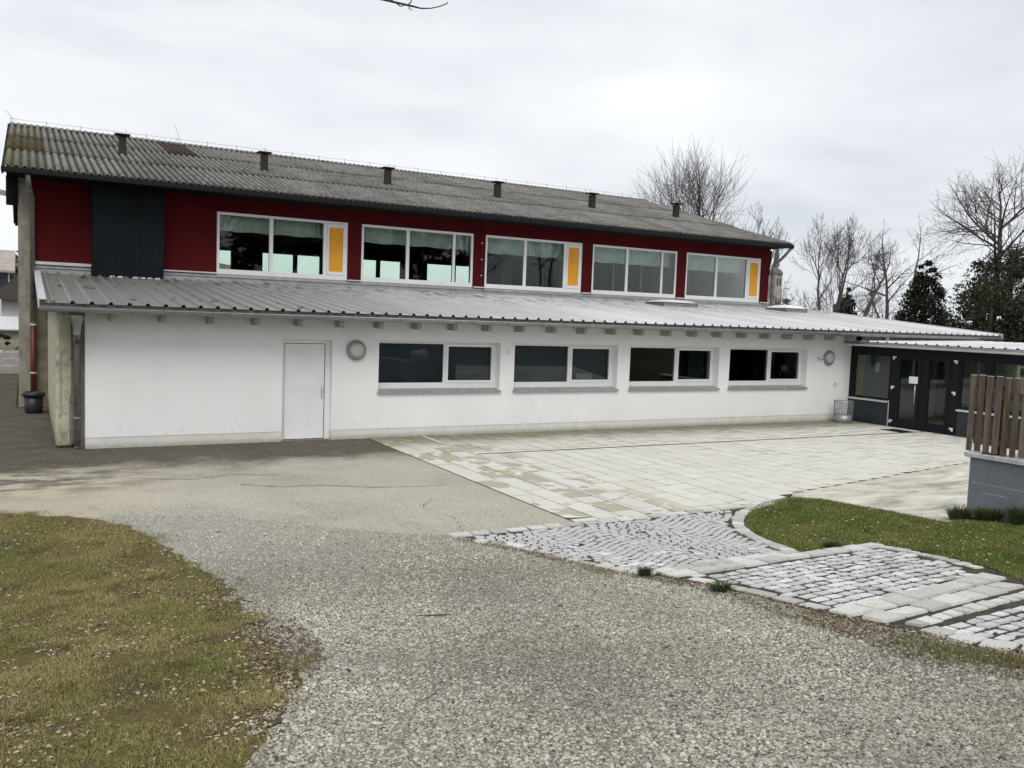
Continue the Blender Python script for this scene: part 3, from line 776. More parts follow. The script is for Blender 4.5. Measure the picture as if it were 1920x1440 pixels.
# things in the dim rooms behind windows three and four
tb = empty('work_table', (15.2, 19.3, 0.03), 'dim pale table top behind the third lower window', 'table')
bx('top', 'interior_light', tb, 13.6, 17.5, 18.9, 19.8, 0.95, 1.0)
for lx, ly in ((13.7, 19.0), (17.35, 19.0), (13.7, 19.65), (17.35, 19.65)): bx('leg', 'interior_dark', tb, lx, lx+.06, ly, ly+.06, 0.03, 0.95)
# door
m = MB(); dx0, dx1 = 4.452, 5.464; y0, y1 = YF+0.10, YF+0.17
m.box(dx0, dx0+0.06, y0, y1, 0.02, 1.985); m.box(dx1-0.11, dx1, y0, y1, 0.02, 1.985); m.box(dx0, dx1, y0, y1, 1.985, 2.057)
dr = m.build('door', 'white_pvc', ax); dr['label'] = 'plain white metal door in a white frame'
bx('leaf', 'door_white', dr, dx0+0.072, dx1-0.124, y0+0.012, y1-.012, 0.03, 1.970, c=0.006)
bx('rebate', 'door_groove', dr, dx0+0.058, dx1-0.108, y0+0.030, y1-.02, 0.022, 1.986)
MB().tube([(5.295, y0+0.012, 1.0), (5.295, y0-0.035, 1.0)], 0.013, 8).tube([(5.295, y0-0.035, 1.0), (5.30, y0-0.04, 1.09)], 0.011, 8).build('handle', 'white_paint', dr, True)
bx('lock_plate', 'light_metal', dr, 5.275, 5.312, y0+0.004, y0+0.011, 0.84, 1.12)
bx('keyhole', 'black_metal', dr, 5.290, 5.298, y0+0.001, y0+0.0035, 0.885, 0.905)
bx('threshold', 'weathered_zinc', ax, 4.45, 5.466, YF+.01, YF+0.32, 0.0, 0.018)
# roof sheets
ZR = lambda y: 2.63+0.089*(y-16.75)
def metal_sheet(n_ribs, y1, y0=16.72, pitch=0.30):
    prof = [(0, 0)]
    for k in range(n_ribs):
        a = k*pitch
        prof += [(a+0.105, 0), (a+0.128, 0.045), (a+0.168, 0.045), (a+0.191, 0), (a+pitch, 0)]
    V = []; F = []; n = len(prof)
    for y in (y0, y1):
        for x, z in prof: V.append((x, y, ZR(y)+z))
    for y in (y0, y1):
        for x, z in prof: V.append((x, y, ZR(y)+z-0.006))
    for i in range(n-1):
        F.append((i, i+1, n+i+1, n+i)); F.append((2*n+i, 3*n+i, 3*n+i+1, 2*n+i+1)); F.append((i, 2*n+i, 2*n+i+1, i+1))
    m = MB(); m.add(V, F)
    return m
roof = bx('roof', 'dark_wood', ax, 0.3, 27.05, 16.85, 24.35, 2.505, 2.51)   # soffit boarding carrying the sheets
n_sheet = 30
mesh_a = None
for k in range(n_sheet):
    x0 = 0.24+k*0.898
    long = x0 > 24.6
    m = metal_sheet(3, 25.9 if long else 24.47, pitch=0.2993)
    me_key = 'b' if long else 'a'
    V = np.array(m.v); V[:, 0] += x0
    mm = MB(); mm.v = [tuple(v) for v in V]; mm.f = m.f
    o = mm.build('roof_sheet', 'zinc_sheet', roof)
    if k == 0: mesh_a = o.data
    elif not long:
        old = o.data; o.data = mesh_a; bpy.data.meshes.remove(old)
V = []; F = []
for k in range(34):
    x = random.uniform(.5, 5.5)**1.0; y = random.choice((random.uniform(17.2, 21), random.uniform(22.5, 24.3))); r_ = random.uniform(.03, .09); a = random.uniform(0, 6.28); z = ZR(y)+.012+(.045 if (x-.24) % .3 > .09 and (x-.24) % .3 < .2 else 0); n_ = len(V)
    for j in range(5):
        V.append((x+r_*math.cos(a+j*1.257)*random.uniform(.4, 1.2), y+r_*math.sin(a+j*1.257)*random.uniform(.6, 2.0), z+random.uniform(0, .03)))
    F.append(tuple(range(n_, n_+5)))
tag(MB().add(V, F).build('roof_leaves', 'planter_soil'), kind='stuff')
for k in range(9):     # little crumpled filler pieces where the duct box meets the sheets
    x = 1.62+k*0.175
    MB().prism([(x, ZR(23.95)+.012), (x+0.15, ZR(23.95)+.012), (x+0.12, ZR(23.95)+.055), (x+0.03, ZR(23.95)+.05)], 'y', 23.92, 24.02).build('filler_strip', 'light_metal', ax) if k in (1, 2, 4, 5, 6, 7) else None
m = MB(); m.prism([(0.17, ZR(16.72)-0.10), (0.185, ZR(16.72)-0.10), (0.185, ZR(16.72)+0.05), (0.29, ZR(16.72)+0.05), (0.29, ZR(16.72)+0.06), (0.17, ZR(16.72)+0.06)], 'y', 16.70, 24.40)
for i, v in enumerate(m.v): m.v[i] = (v[0], v[1], v[2]+ZR(v[1])-ZR(16.72))
m.build('verge_flashing', 'light_metal', ax)
m = MB(); m.prism([(27.18, ZR(16.72)-0.10), (27.21, ZR(16.72)-0.10), (27.21, ZR(16.72)+0.06), (27.10, ZR(16.72)+0.06), (27.10, ZR(16.72)+0.048), (27.18, ZR(16.72)+0.048)], 'y', 16.70, 25.9)
for i, v in enumerate(m.v): m.v[i] = (v[0], v[1], v[2]+ZR(v[1])-ZR(16.72))
m.build('verge_flashing', 'light_metal', ax)
bx('fascia_board', 'weathered_zinc', ax, 0.19, 27.16, 16.80, 16.83, 2.50, 2.618)
# half-round gutter with brackets
m = MB(); r = 0.072; gy, gz = 16.71, 2.545
prof = [(gy+r*math.cos(a), gz+r*math.sin(a)) for a in np.linspace(math.pi, 2*math.pi, 9)] + [(gy+(r-.008)*math.cos(a), gz+(r-.008)*math.sin(a)) for a in np.linspace(2*math.pi, math.pi, 9)]
m.prism(prof, 'x', 0.2, 27.15); gut = m.build('gutter', 'zinc', ax)
MB().tube([(0.2, gy-r, gz+.002), (27.15, gy-r, gz+.002)], 0.011, 6).build('bead', 'zinc', gut, True)
for k in range(32):
    x = 0.75+k*0.842
    m = MB(); m.prism([(gy+(r+.006)*math.cos(a), gz+(r+.006)*math.sin(a)) for a in np.linspace(math.pi*0.98, 2*math.pi, 8)] + [(gy+(r-.002)*math.cos(a), gz+(r-.002)*math.sin(a)) for a in np.linspace(2*math.pi, math.pi*0.98, 8)], 'x', x, x+0.026)
    m.build('bracket', 'weathered_zinc', gut)
    if x < 27: bx('rafter_end', 'rafter_grey', ax, x-0.30, x-0.21, 17.02, YF-.002, 2.325, 2.503, c=0.006)
# grey boards over the glazed entrance
bx('eave_board', 'rafter_grey', ax, 21.0, 26.8, 17.0, 17.04, 2.34, 2.49)
bx('eave_post', 'light_metal', ax, 21.9, 22.05, 16.92, 16.99, 2.3, 2.50)
bx('end_wall', 'interior_grey', ax, 24.5, 24.6, 17.1, 24.3, 0, 2.5)
# skylights on the roof
def skylight(x0, x1, y0, y1, hh):
    z0 = ZR((y0+y1)/2)
    m = MB(); m.box(x0, x1, y0, y1, z0-0.12, z0+0.13); sk = m.build('skylight', 'weathered_zinc', ax)
    V = []; F = []; n = 9
    for j in range(n):
        for i in range(n):
            u = i/(n-1)*2-1; v = j/(n-1)*2-1
            V.append(((x0+x1)/2+u*(x1-x0)*.54, (y0+y1)/2+v*(y1-y0)*.54, z0+0.135+hh*(1-u**4)*(1-v**4)))
    for j in range(n-1):
        for i in range(n-1): F.append((j*n+i, j*n+i+1, (j+1)*n+i+1, (j+1)*n+i))
    MB().add(V, F).build('dome', 'skylight_acrylic', sk, True)
skylight(18.3, 19.75, 22.7, 23.7, 0.09)
skylight(23.9, 24.95, 22.7, 23.75, 0.12)
# wall lamps
def wall_lamp(x, z, label):
    t = empty('wall_lamp', (x, YF, z), label, 'lamp', 'round wall lamps on the white wall')
    def disc(prof, nm, mat):
        m = MB(); n = 28
        for r, d in prof:
            for j in range(n):
                a = 2*math.pi*j/n; m.v.append((x+r*math.cos(a), YF-d, z+r*math.sin(a)))
        for i in range(len(prof)-1):
            for j in range(n): m.f.append((i*n+j, i*n+(j+1) % n, (i+1)*n+(j+1) % n, (i+1)*n+j))
        return m.build(nm, mat, t, True)
    disc([(0.205, 0.0), (0.21, 0.03), (0.20, 0.065), (0.172, 0.078), (0.165, 0.065), (0.165, 0.03), (0.0, 0.03)], 'ring', 'wire_zinc')
    disc([(0.163, 0.04), (0.163, 0.07), (0.145, 0.10), (0.10, 0.125), (0.05, 0.135), (0.0, 0.137)], 'globe', 'opal')
wall_lamp(5.969, 1.862, 'round opal wall lamp in a grey ring beside the white door')
wall_lamp(20.044, 1.825, 'round opal wall lamp in a grey ring near the glazed entrance')
t = empty('wall_sensor', (9.57, YF, 1.86), 'tiny white sensor knob between the first two lower windows', 'sensor')
MB().tube([(9.57, YF, 1.86), (9.57, YF-.05, 1.86)], [0.03, 0.02], 8).build('body', 'white_paint', t)
t = empty('wall_bracket', (19.72, YF, 1.80), 'small bent metal bracket on the wall left of the right lamp', 'bracket')
MB().tube([(19.60, YF, 1.82), (19.62, YF-.06, 1.80), (19.78, YF-.06, 1.78)], 0.012, 6).build('arm', 'weathered_zinc', t)
t = empty('wall_tap', (20.35, YF, 1.08), 'small metal tap on the white wall above the wire basket', 'tap')
MB().tube([(20.35, YF, 1.08), (20.35, YF-.09, 1.08), (20.35, YF-.10, 1.03)], 0.016, 6).tube([(20.31, YF-.05, 1.11), (20.39, YF-.05, 1.11)], 0.008, 6).build('spout', 'steel', t)

# ================================================================== HALL (red upper storey, corrugated roof)
YH = 24.5; YB = 40.6
hb = empty('hall_building', (12.3, 32.5, 0), 'tall hall with dark red upper wall and grey corrugated roof', 'building')
HX = [4.466+4.052*k for k in range(5)]; HW = 3.64; HZ0, HZ1 = 3.53, 5.195
m = MB(); wall_with_openings(m, 0.10, 24.74, YH, YH+0.30, 3.2, 5.72, [(x, x+HW, HZ0, HZ1) for x in HX]); m.build('wall', 'red_plaster', hb)
bx('lower_wall', 'beige_render', hb, 0.10, 24.74, YH+.005, YH+0.30, 0, 3.2)
bx('corner_pier', 'concrete_pier', hb, -0.175, 0.098, YH-0.06, YH+0.32, 0, 5.66, c=0.02)
RZ = lambda y: 5.70+0.275*(y-23.55)
YR = 32.62
for x0, x1, mt in ((-0.10, 0.10, 'beige_render'), (24.54, 24.74, 'red_plaster')):   # gables
    MB().prism([(YH+.32, 0), (YB-.3, 0), (YB-.3, 5.9), (YR, RZ(YR)-0.1), (YH+.32, RZ(YH+.32)-0.1)], 'x', x0, x1).build('gable_wall', mt, hb)
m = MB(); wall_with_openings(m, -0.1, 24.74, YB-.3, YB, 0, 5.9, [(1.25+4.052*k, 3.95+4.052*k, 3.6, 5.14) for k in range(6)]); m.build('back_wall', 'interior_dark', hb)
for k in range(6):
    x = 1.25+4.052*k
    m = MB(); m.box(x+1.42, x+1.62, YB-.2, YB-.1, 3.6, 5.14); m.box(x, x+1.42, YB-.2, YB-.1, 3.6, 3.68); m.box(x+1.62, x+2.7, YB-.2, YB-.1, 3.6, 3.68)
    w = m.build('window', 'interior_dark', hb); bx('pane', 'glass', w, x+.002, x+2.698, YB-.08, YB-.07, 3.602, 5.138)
bx('upper_floor', 'interior_floor', hb, 0.11, 24.53, YH+.31, YB-.31, 3.02, 3.18)
bx('ceiling', 'interior_dark', hb, 0.11, 24.53, YH+.31, YB-.31, 5.62, 5.68)
# rooms: partitions behind the right-hand windows
bx('partition', 'interior_dark', hb, 0.2, 0.3, YH+.31, YB-.31, 3.18, 5.62)
m = MB(); wall_with_openings(m, 14.62, 16.4, 27.2, 27.32, 3.18, 5.62, [(15.14, 16.02, 3.18, 4.47)]); part = m.build('partition', 'interior_grey', hb)
m = MB(); m.box(15.05, 15.14, 27.16, 27.2, 3.19, 4.56); m.box(16.02, 16.11, 27.16, 27.2, 3.19, 4.56); m.box(15.14, 16.02, 27.16, 27.2, 4.47, 4.56); m.build('door_lining', 'door_frame_brown', part)
bx('partition', 'interior_grey', hb, 16.40, 16.5, YH+.31, 31.0, 3.18, 5.62)
bx('partition', 'interior_grey', hb, 20.40, 20.52, YH+.31, 31.9, 3.18, 5.62)
m = MB(); m.box(24.38, 24.5, 24.82, 26.0, 3.18, 5.62); m.box(24.38, 24.5, 26.75, 32.0, 3.18, 5.62); m.box(24.38, 24.5, 26.0, 26.75, 4.55, 5.62); part = m.build('inner_wall', 'interior_grey', hb)
m = MB(); m.box(24.34, 24.378, 25.92, 26.0, 3.19, 4.63); m.box(24.34, 24.378, 26.75, 26.83, 3.19, 4.63); m.box(24.34, 24.378, 26.0, 26.75, 4.55, 4.63); m.build('door_lining', 'door_frame_brown', part)
bx('brightening_ceiling', 'interior_light', hb, 12.5, 24.37, YH+.32, 31.8, 5.58, 5.615)  # pale second ceiling, added to lighten these rooms
m = MB()
for xx in (17.3, 18.55, 19.8): m.box(xx, xx+0.07, 26.0, 26.06, 3.2, 4.75)
m.box(16.52, 20.38, 26.0, 26.06, 4.75, 4.82); m.build('room_divider', 'interior_light', hb)
bx('divider_panel', 'dark_curtain', hb, 16.52, 20.38, 26.1, 26.14, 3.2, 4.74)
bx('divider_top', 'ochre_wall', hb, 16.52, 19.2, 26.3, 26.34, 4.83, 5.6)
bx('divider_top', 'red_pipe', hb, 19.2, 20.38, 26.3, 26.34, 4.83, 5.6)
def hall_window(k, x):
    y0, y1 = YH+0.02, YH+0.10
    closed = k % 2 == 0
    mu = (1.405, 1.505); mv = (2.94, 3.02) if not closed else (2.93, 3.03)
    m = MB(); zb, zt = HZ0+.004, HZ1-.004; bb = 0.135; tb = 0.07
    m.box(x+.003, x+HW-.003, y0, y1, zb, zb+bb); m.box(x+.003, x+HW-.003, y0, y1, zt-tb, zt)
    for a, b in ((0.003, 0.075), mu, mv, (HW-0.075, HW-0.003)): m.box(x+a, x+b, y0, y1, zb+bb, zt-tb)
    w = m.build('window', 'white_pvc', hb); w['label'] = 'white three-light window with ' + ('a yellow infill panel at the right' if closed else 'a narrow glass light at the right')
    for a, b in ((0.075, mu[0]), (mu[1], mv[0])): bx('pane', 'glass', w, x+a, x+b, y0+.03, y0+.045, zb+bb, zt-tb)
    if closed:
        a, b = mv[1]+.004, HW-0.079; m = MB(); q = 0.095; ys = y0-0.015
        z0, z1 = zb+bb+.004, zt-tb-.004
        m.box(x+a, x+b, ys, y1-.02, z0, z0+q); m.box(x+a, x+b, ys, y1-.02, z1-q, z1); m.box(x+a, x+a+q*.6, ys, y1-.02, z0+q, z1-q); m.box(x+b-q*.6, x+b, ys, y1-.02, z0+q, z1-q)
        m.build('sash', 'white_pvc', w)
        bx('infill_panel', 'yellow_panel', w, x+a+q*.6, x+b-q*.6, ys+.02, ys+.05, z0+q, z1-q)
    else:
        bx('pane', 'glass', w, x+mv[1], x+HW-.075, y0+.03, y0+.045, zb+bb, zt-tb)
    # pleated pale valance across the head of the window, inside
    V = []; F = []; n = 110; depth = (0.44, 0.46, 0.50, 0.52, 0.55)[k]
    for i in range(n):
        xx = x+0.02+(HW-0.04 - (0.0 if not closed else 0.55))*i/(n-1); yy = YH+0.42+0.022*math.sin(i*1.25)+0.012*math.sin(i*0.37)
        V += [(xx, yy, 5.42), (xx, yy+0.012*math.sin(i*.9), 5.16-depth+0.012*math.sin(i*0.21))]
    for i in range(n-1): F.append((2*i, 2*i+1, 2*i+3, 2*i+2))
    MB().add(V, F).build('valance', 'valance_cloth', w, True)
for k, x in enumerate(HX): hall_window(k, x)
# flashing between the red wall and the zinc roof
for a, b in ((0.14, 1.42), (3.10, 24.74)):
    m = MB(); m.prism([(YH-.002, 3.26), (YH-0.035, 3.26), (YH-0.03, 3.44), (YH-0.06, 3.445), (YH-0.06, 3.46), (YH-.002, 3.525)], 'x', a, b); m.build('flashing', 'zinc_flashing', hb)
for k in range(6):
    xa = HX[k-1]+HW+0.01 if k else 3.12; xb = HX[k]-0.01 if k < 5 else 24.72
    if xb-xa > 0.1: bx('flashing_cover', 'light_metal', hb, xa, xb, YH-0.075, YH-.004, 3.528, 3.565)
bx('flashing_cover', 'light_metal', hb, 0.14, 1.42, YH-0.075, YH-.004, 3.528, 3.60)
# dark duct casing on the red wall
dc = bx('duct_casing', 'dark_sheet', hb, 1.43, 3.09, 24.14, YH-.003, 3.2, 5.545)
for k in range(3):
    bx('casing_panel', 'dark_sheet', dc, 1.432+k*0.553, 1.432+(k+1)*0.553-0.006, 24.125, 24.139, 3.29, 5.54)
bx('casing_lid', 'black_metal', dc, 1.41, 3.11, 24.10, YH-.003, 5.546, 5.57)
# roof: corrugated sheets in three courses, ridge capping, back slope
rf = MB(); rf.prism([(23.62, RZ(23.62)-0.10), (YR, RZ(YR)-0.12), (41.5, RZ(23.75)-0.12), (41.5, RZ(23.75)-0.06), (YR, RZ(YR)-0.05), (23.62, RZ(23.62)-0.04)], 'x', -0.40, 24.82)
rf = rf.build('roof', 'dark_wood', hb)
sl = math.hypot(1, 0.275)
def corr(y0, y1, lift, mat):
    n = 5*10+1; V = []; F = []; w = 0.8724
    ys = [y0, y0+(y1-y0)*.5, y1]; lifts = [lift, lift*.5, 0.0]
    for y, lf in zip(ys, lifts):
        for i in range(n):
            u = i/(n-1); V.append((u*w*1.0, y, RZ(y)+lf+0.030*math.cos(2*math.pi*5*u)*-1+0.012))
    for j in range(2):
        for i in range(n-1): F.append((j*n+i, j*n+i+1, (j+1)*n+i+1, (j+1)*n+i))
    k = len(V)
    for i in range(n): V.append((V[i][0], V[i][1]+.006, V[i][2]-0.035))
    for i in range(n-1): F.append((i, k+i, k+i+1, i+1))
    return V, F
courses = [(23.50, 26.72), (26.55, 29.68), (29.5, 32.66)]
base = {}
for ci, (ya, yb) in enumerate(courses):
    for k in range(29):
        x0 = -0.45+k*0.8724
        brown = (ci == 1 and k in (0,)) or (ci == 2 and k in (5,))
        key = (ci, brown)
        if key not in base:
            V, F = corr(ya, yb, 0.045, None); mm = MB(); mm.add([(v[0]+x0, v[1], v[2]) for v in V], F)
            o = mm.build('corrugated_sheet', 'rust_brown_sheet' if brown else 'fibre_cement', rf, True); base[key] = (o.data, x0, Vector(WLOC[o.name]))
            if brown: o['label'] = 'brown weathered corrugated sheet'
        else:
            me, bx0, bl = base[key]; o = bpy.data.objects.new('corrugated_sheet', me)
            place(o, (bl.x+x0-bx0, bl.y+random.uniform(-.015, .015), bl.z+random.uniform(-.003, .003)), rf)
for k in range(29):
    x0 = -0.45+k*0.8724
    V = []; F = []; n = 16
    for yy, dz in ((YR-0.30, 0.035), (YR-0.04, 0.075), (YR+0.04, 0.075), (YR+0.3, 0.03)):
        zz = RZ(YR-abs(YR-yy))
        for i in range(n):
            u = i/(n-1); V.append((x0+u*0.868, yy, zz+dz+0.022*-math.cos(2*math.pi*5*u)))
    for j in range(3):
        for i in range(n-1): F.append((j*n+i, j*n+i+1, (j+1)*n+i+1, (j+1)*n+i))
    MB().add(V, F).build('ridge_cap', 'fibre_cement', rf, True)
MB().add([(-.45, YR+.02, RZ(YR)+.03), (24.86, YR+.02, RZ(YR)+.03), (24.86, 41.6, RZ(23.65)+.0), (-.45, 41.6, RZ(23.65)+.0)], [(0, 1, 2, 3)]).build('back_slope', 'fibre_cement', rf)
for x0 in (-0.47, 24.86):
    MB().prism([(23.5, RZ(23.5)-0.16), (YR, RZ(YR)-0.16), (YR, RZ(YR)+0.02), (23.5, RZ(23.5)+0.02)], 'x', x0-.02, x0+.02).build('barge_board', 'dark_wood', hb)
# dark box gutter, soffit, purlin ends
bx('gutter', 'black_metal', hb, -0.50, 24.84, 23.40, 23.52, 5.56, 5.685, c=0.012)
bx('soffit', 'dark_wood', hb, -0.40, 24.80, 23.54, YH-.003, 5.58, 5.605)
bx('purlin_end', 'dark_wood', hb, -0.42, -0.18, YH-0.1, YH+0.25, 4.93, 5.60)
MB().prism([(-0.16, 5.10), (-2.6, 5.42), (-2.6, 5.56), (-0.16, 5.22)], 'y', YH+0.1, YH+0.2).build('beam', 'rafter_grey', hb)
# vents on the roof
for k in range(6):
    x = 2.44+4.012*k; y = 27.9-0.12*k if k < 3 else 27.45
    z = RZ(y)
    v = bx('roof_vent', 'vent_brown', hb, x-0.10, x+0.10, y-0.10, y+0.10, z-0.1, z+0.52, c=0.01)
    bx('vent_cap', 'vent_brown', v, x-0.20, x+0.20, y-0.17, y+0.17, z+0.56, z+0.60, c=0.006)
    for sx in (-.08, .08): bx('vent_strut', 'black_metal', v, x+sx-.01, x+sx+.01, y-.08, y-.06, z+.52, z+.56)
    MB().tube([(x+0.16, y+.3, z+.1), (x+0.12, y+.3, z+0.80)], 0.006, 4).build('lightning_rod', 'zinc', v)
# lightning wire along the ridge with its little holders
m = MB(); m.tube([(x, YR, RZ(YR)+0.19-0.015*math.sin(math.pi*((x+.45) % 1.0))) for x in np.arange(-0.45, 24.9, 0.5)], 0.005, 4); lw = m.build('ridge_wire', 'zinc', hb)
for k in range(25):
    MB().tube([(-0.4+k*1.0, YR, RZ(YR)+0.06), (-0.4+k*1.0, YR, RZ(YR)+0.22)], 0.009, 5).build('wire_holder', 'weathered_zinc', lw)
MB().tube([(-0.3, YR-.1, RZ(YR)+.1), (-0.55, YR-.1, RZ(YR)+.42)], 0.006, 4).build('lightning_rod', 'zinc', hb)
MB().tube([(4.6, YR-1.1, RZ(YR-1.1)+.1), (4.35, YR-1.1, RZ(YR-1.1)+.75)], 0.006, 4).build('lightning_rod', 'zinc', hb)
# conductor on the red pier between windows two and three
m = MB(); m.tube([(12.50, YH-.02, 5.45), (12.40, YH-.03, 5.20), (12.43, YH-.03, 5.1), (12.43, YH-.03, 3.55), (12.5, YH-.10, 3.42)], 0.010, 5); cw = m.build('conductor', 'red_pipe', hb)
for z in (3.9, 4.4, 4.9): bx('clip', 'light_metal', cw, 12.41, 12.45, YH-.05, YH-.003, z, z+.03)
# downpipes
m = MB(); m.tube([(0.04, 23.47, 5.55), (0.06, 23.7, 5.35), (0.13, 24.36, 5.1), (0.13, 24.36, 2.05)], 0.055, 10); m.build('downpipe', 'weathered_zinc', hb, True)
m = MB(); m.tube([(0.135, 24.36, 2.05), (0.135, 24.36, 0.0)], 0.066, 10); rp2 = m.build('downpipe', 'red_pipe', hb, True); rp2['label'] = 'red lower length of the corner downpipe'
for z in (2.03, 0.85): MB().tube([(0.135, 24.36, z), (0.135, 24.36, z+0.04)], 0.075, 10).build('pipe_clamp', 'light_metal', rp2)
m = MB(); m.tube([(24.75, 23.47, 5.55), (24.78, 23.8, 5.3), (24.84, 24.40, 4.9), (24.86, 24.40, 3.35)], 0.055, 10); m.build('downpipe', 'weathered_zinc', hb, True)
MB().prism([(24.76, 4.60), (24.85, 5.52), (24.78, 5.52), (24.76, 5.3)], 'y', 24.5, 24.58).build('bracket', 'dark_wood', hb)

# ================================================================== GLAZED ENTRANCE WING
XG = 21.0
gw = empty('glazed_entrance', (XG, 14, 0), 'low glazed entrance wing with anthracite frames and a pale flat roof', 'building')
Y0g, Y1g = 9.2, 17.34
m = MB()
for a, b in ((17.26, 17.335), (15.80, 16.0), (14.92, 15.06), (13.95, 14.20), (13.12, 13.25), (11.6, 11.75), (10.2, 10.35)):
    m.box(XG, XG+0.09, a, b, 0 if 13.9 < b < 16.5 else 0.72, 2.0)
m.box(XG-.004, XG+0.095, Y0g, Y1g, 2.0, 2.22)
m.build('frame', 'anthracite', gw)
for a, b in ((16.0, 17.335), (Y0g, 13.95)):
    p = bx('parapet', 'anthracite_panel', gw, XG+.01, XG+0.12, a, b, 0, 0.685)
    m = MB(); m.prism([(XG-0.06, 0.70), (XG-0.06, 0.66), (XG-0.05, 0.66), (XG-.05, 0.69), (XG+.12, 0.705), (XG+.12, 0.722)], 'y', a, b); m.build('sill', 'light_metal', p)
bx('edge_trim', 'light_metal', gw, XG-.006, XG+.004, 15.985, 16.01, 0.0, 0.72)
for a, b in ((16.0, 17.26), (13.25, 13.95), (11.75, 13.12), (10.35, 11.6)):
    m = MB(); ff = 0.05
    m.box(XG+.01, XG+.08, a+.002, b-.002, .725, .725+ff); m.box(XG+.01, XG+.08, a+.002, b-.002, 2.0-ff, 1.998); m.box(XG+.01, XG+.08, a+.002, a+ff, .725+ff, 2.0-ff); m.box(XG+.01, XG+.08, b-ff, b-.002, .725+ff, 2.0-ff)
    w = m.build('window', 'anthracite', gw); bx('pane', 'glass', w, XG+.04, XG+.052, a+ff, b-ff, .725+ff, 2.0-ff)
def leaf(a, b, hinge_left):
    m = MB(); f1 = 0.10; f2 = 0.10
    m.box(XG-.01, XG+.06, a+.006, b-.006, 0.02, 0.24); m.box(XG-.01, XG+.06, a+.006, b-.006, 1.90, 1.996)
    m.box(XG-.01, XG+.06, a+.006, a+f1, .24, 1.90); m.box(XG-.01, XG+.06, b-f2, b-.006, .24, 1.90)
    d = m.build('door_leaf', 'anthracite', gw); bx('pane', 'glass', d, XG+.02, XG+.032, a+f1, b-f2, .24, 1.90)
    return d
la = leaf(15.06, 15.80, True); lb = leaf(14.20, 14.92, False)
MB().tube([(XG-.07, 15.16, 0.70), (XG-.07, 15.16, 1.24)], 0.014, 8).tube([(XG-.07, 15.16, 0.80), (XG-.009, 15.16, 0.80)], 0.009, 6).tube([(XG-.07, 15.16, 1.17), (XG-.009, 15.16, 1.17)], 0.009, 6).build('pull_handle', 'steel', la, True)
ns = bx('notice_sheet', 'paper', None, XG-.016, XG-.0125, 15.13, 15.40, 1.26, 1.45); tag(ns, 'white paper notice taped on the glazed entrance door', 'notice')
ns2 = bx('notice_sheet', 'interior_grey', None, XG+.054, XG+.058, 16.42, 16.56, 1.48, 1.76); tag(ns2, 'grey paper notice inside the entrance side window', 'notice')
for yy, sgn in ((15.90, 1), (14.075, -1)):
    for z in (1.92, 1.10, 0.16):
        m = MB(); m.box(XG-.020, XG-.0002, yy-0.05, yy+0.05, z, z+0.045)
        m.box(XG-.020, XG-.0002, yy+(0.0 if sgn > 0 else -0.05), yy+(0.05 if sgn > 0 else 0.0), z-0.045, z-.0002); m.build('hinge', 'white_paint', gw)
# flat roof with fascia gutter
m = MB(); m.prism([(XG-0.28, 2.235), (XG-0.28, 2.325), (26.0, 2.42), (26.0, 2.235)], 'y', Y0g, Y1g+.02-.03); rfw = m.build('roof', 'anthracite', gw)
for k in range(9):
    ya = Y0g-.05+k*0.91; m = MB()
    prof = []
    V = []; F = []
    pr = [(0, 0), (.10, 0), (.12, .03), (.17, .03), (.19, 0), (.40, 0), (.42, .03), (.47, .03), (.49, 0), (.70, 0), (.72, .03), (.77, .03), (.79, 0), (.905, 0)]
    if ya+.905 > Y1g-.0: pr = [(min(p, Y1g-.01-ya), z) for p, z in pr]
    n = len(pr)
    for x in (XG-0.30, 26.0):
        for p, z in pr: V.append((x, ya+p, 2.33+(x-XG+.28)*0.018+z))
    for i in range(n-1): F.append((i, n+i, n+i+1, i+1))
    m.add(V, F).build('roof_sheet', 'zinc_sheet', rfw)
bx('fascia', 'zinc', gw, XG-0.305, XG-0.283, Y0g, Y1g-.01, 2.215, 2.322)
m = MB(); prof = [(XG-.35+0.055*math.cos(a), 2.255+0.055*math.sin(a)) for a in np.linspace(math.pi, 2*math.pi, 8)] + [(XG-.35+0.048*math.cos(a), 2.255+0.048*math.sin(a)) for a in np.linspace(2*math.pi, math.pi, 8)]
m.prism([(a, b) for a, b in prof], 'y', Y0g, Y1g-.02)
gg = m.build('gutter', 'light_metal', gw)
# inside
bx('floor', 'interior_floor', gw, XG+.13, 27.0, Y0g, 17.3, -0.03, 0.012)
bx('ceiling', 'interior_light', gw, XG+.10, 25.9, Y0g, 17.3, 2.16, 2.2)
m = MB()
for a, b, z0, z1 in ((Y0g, 10.2, 0.012, 2.16), (10.2, 12.4, 0.012, 0.8), (10.2, 12.4, 1.95, 2.16), (12.4, 13.3, .012, 2.16), (13.3, 15.2, .012, .8), (13.3, 15.2, 1.95, 2.16), (15.2, 17.3, .012, 2.16)): m.box(25.6, 25.75, a, b, z0, z1)
m.build('back_wall', 'interior_light', gw)
bx('wall_panel', 'ochre_wall', gw, XG+.13, XG+.42, 17.22, 17.28, 0.012, 2.15)
bx('wall_panel', 'slate_wall', gw, XG+.42, 25.5, 17.22, 17.28, 0.012, 2.15)
bx('bench', 'interior_dark', gw, 24.6, 25.2, 13.2, 16.8, 0.012, 0.5)

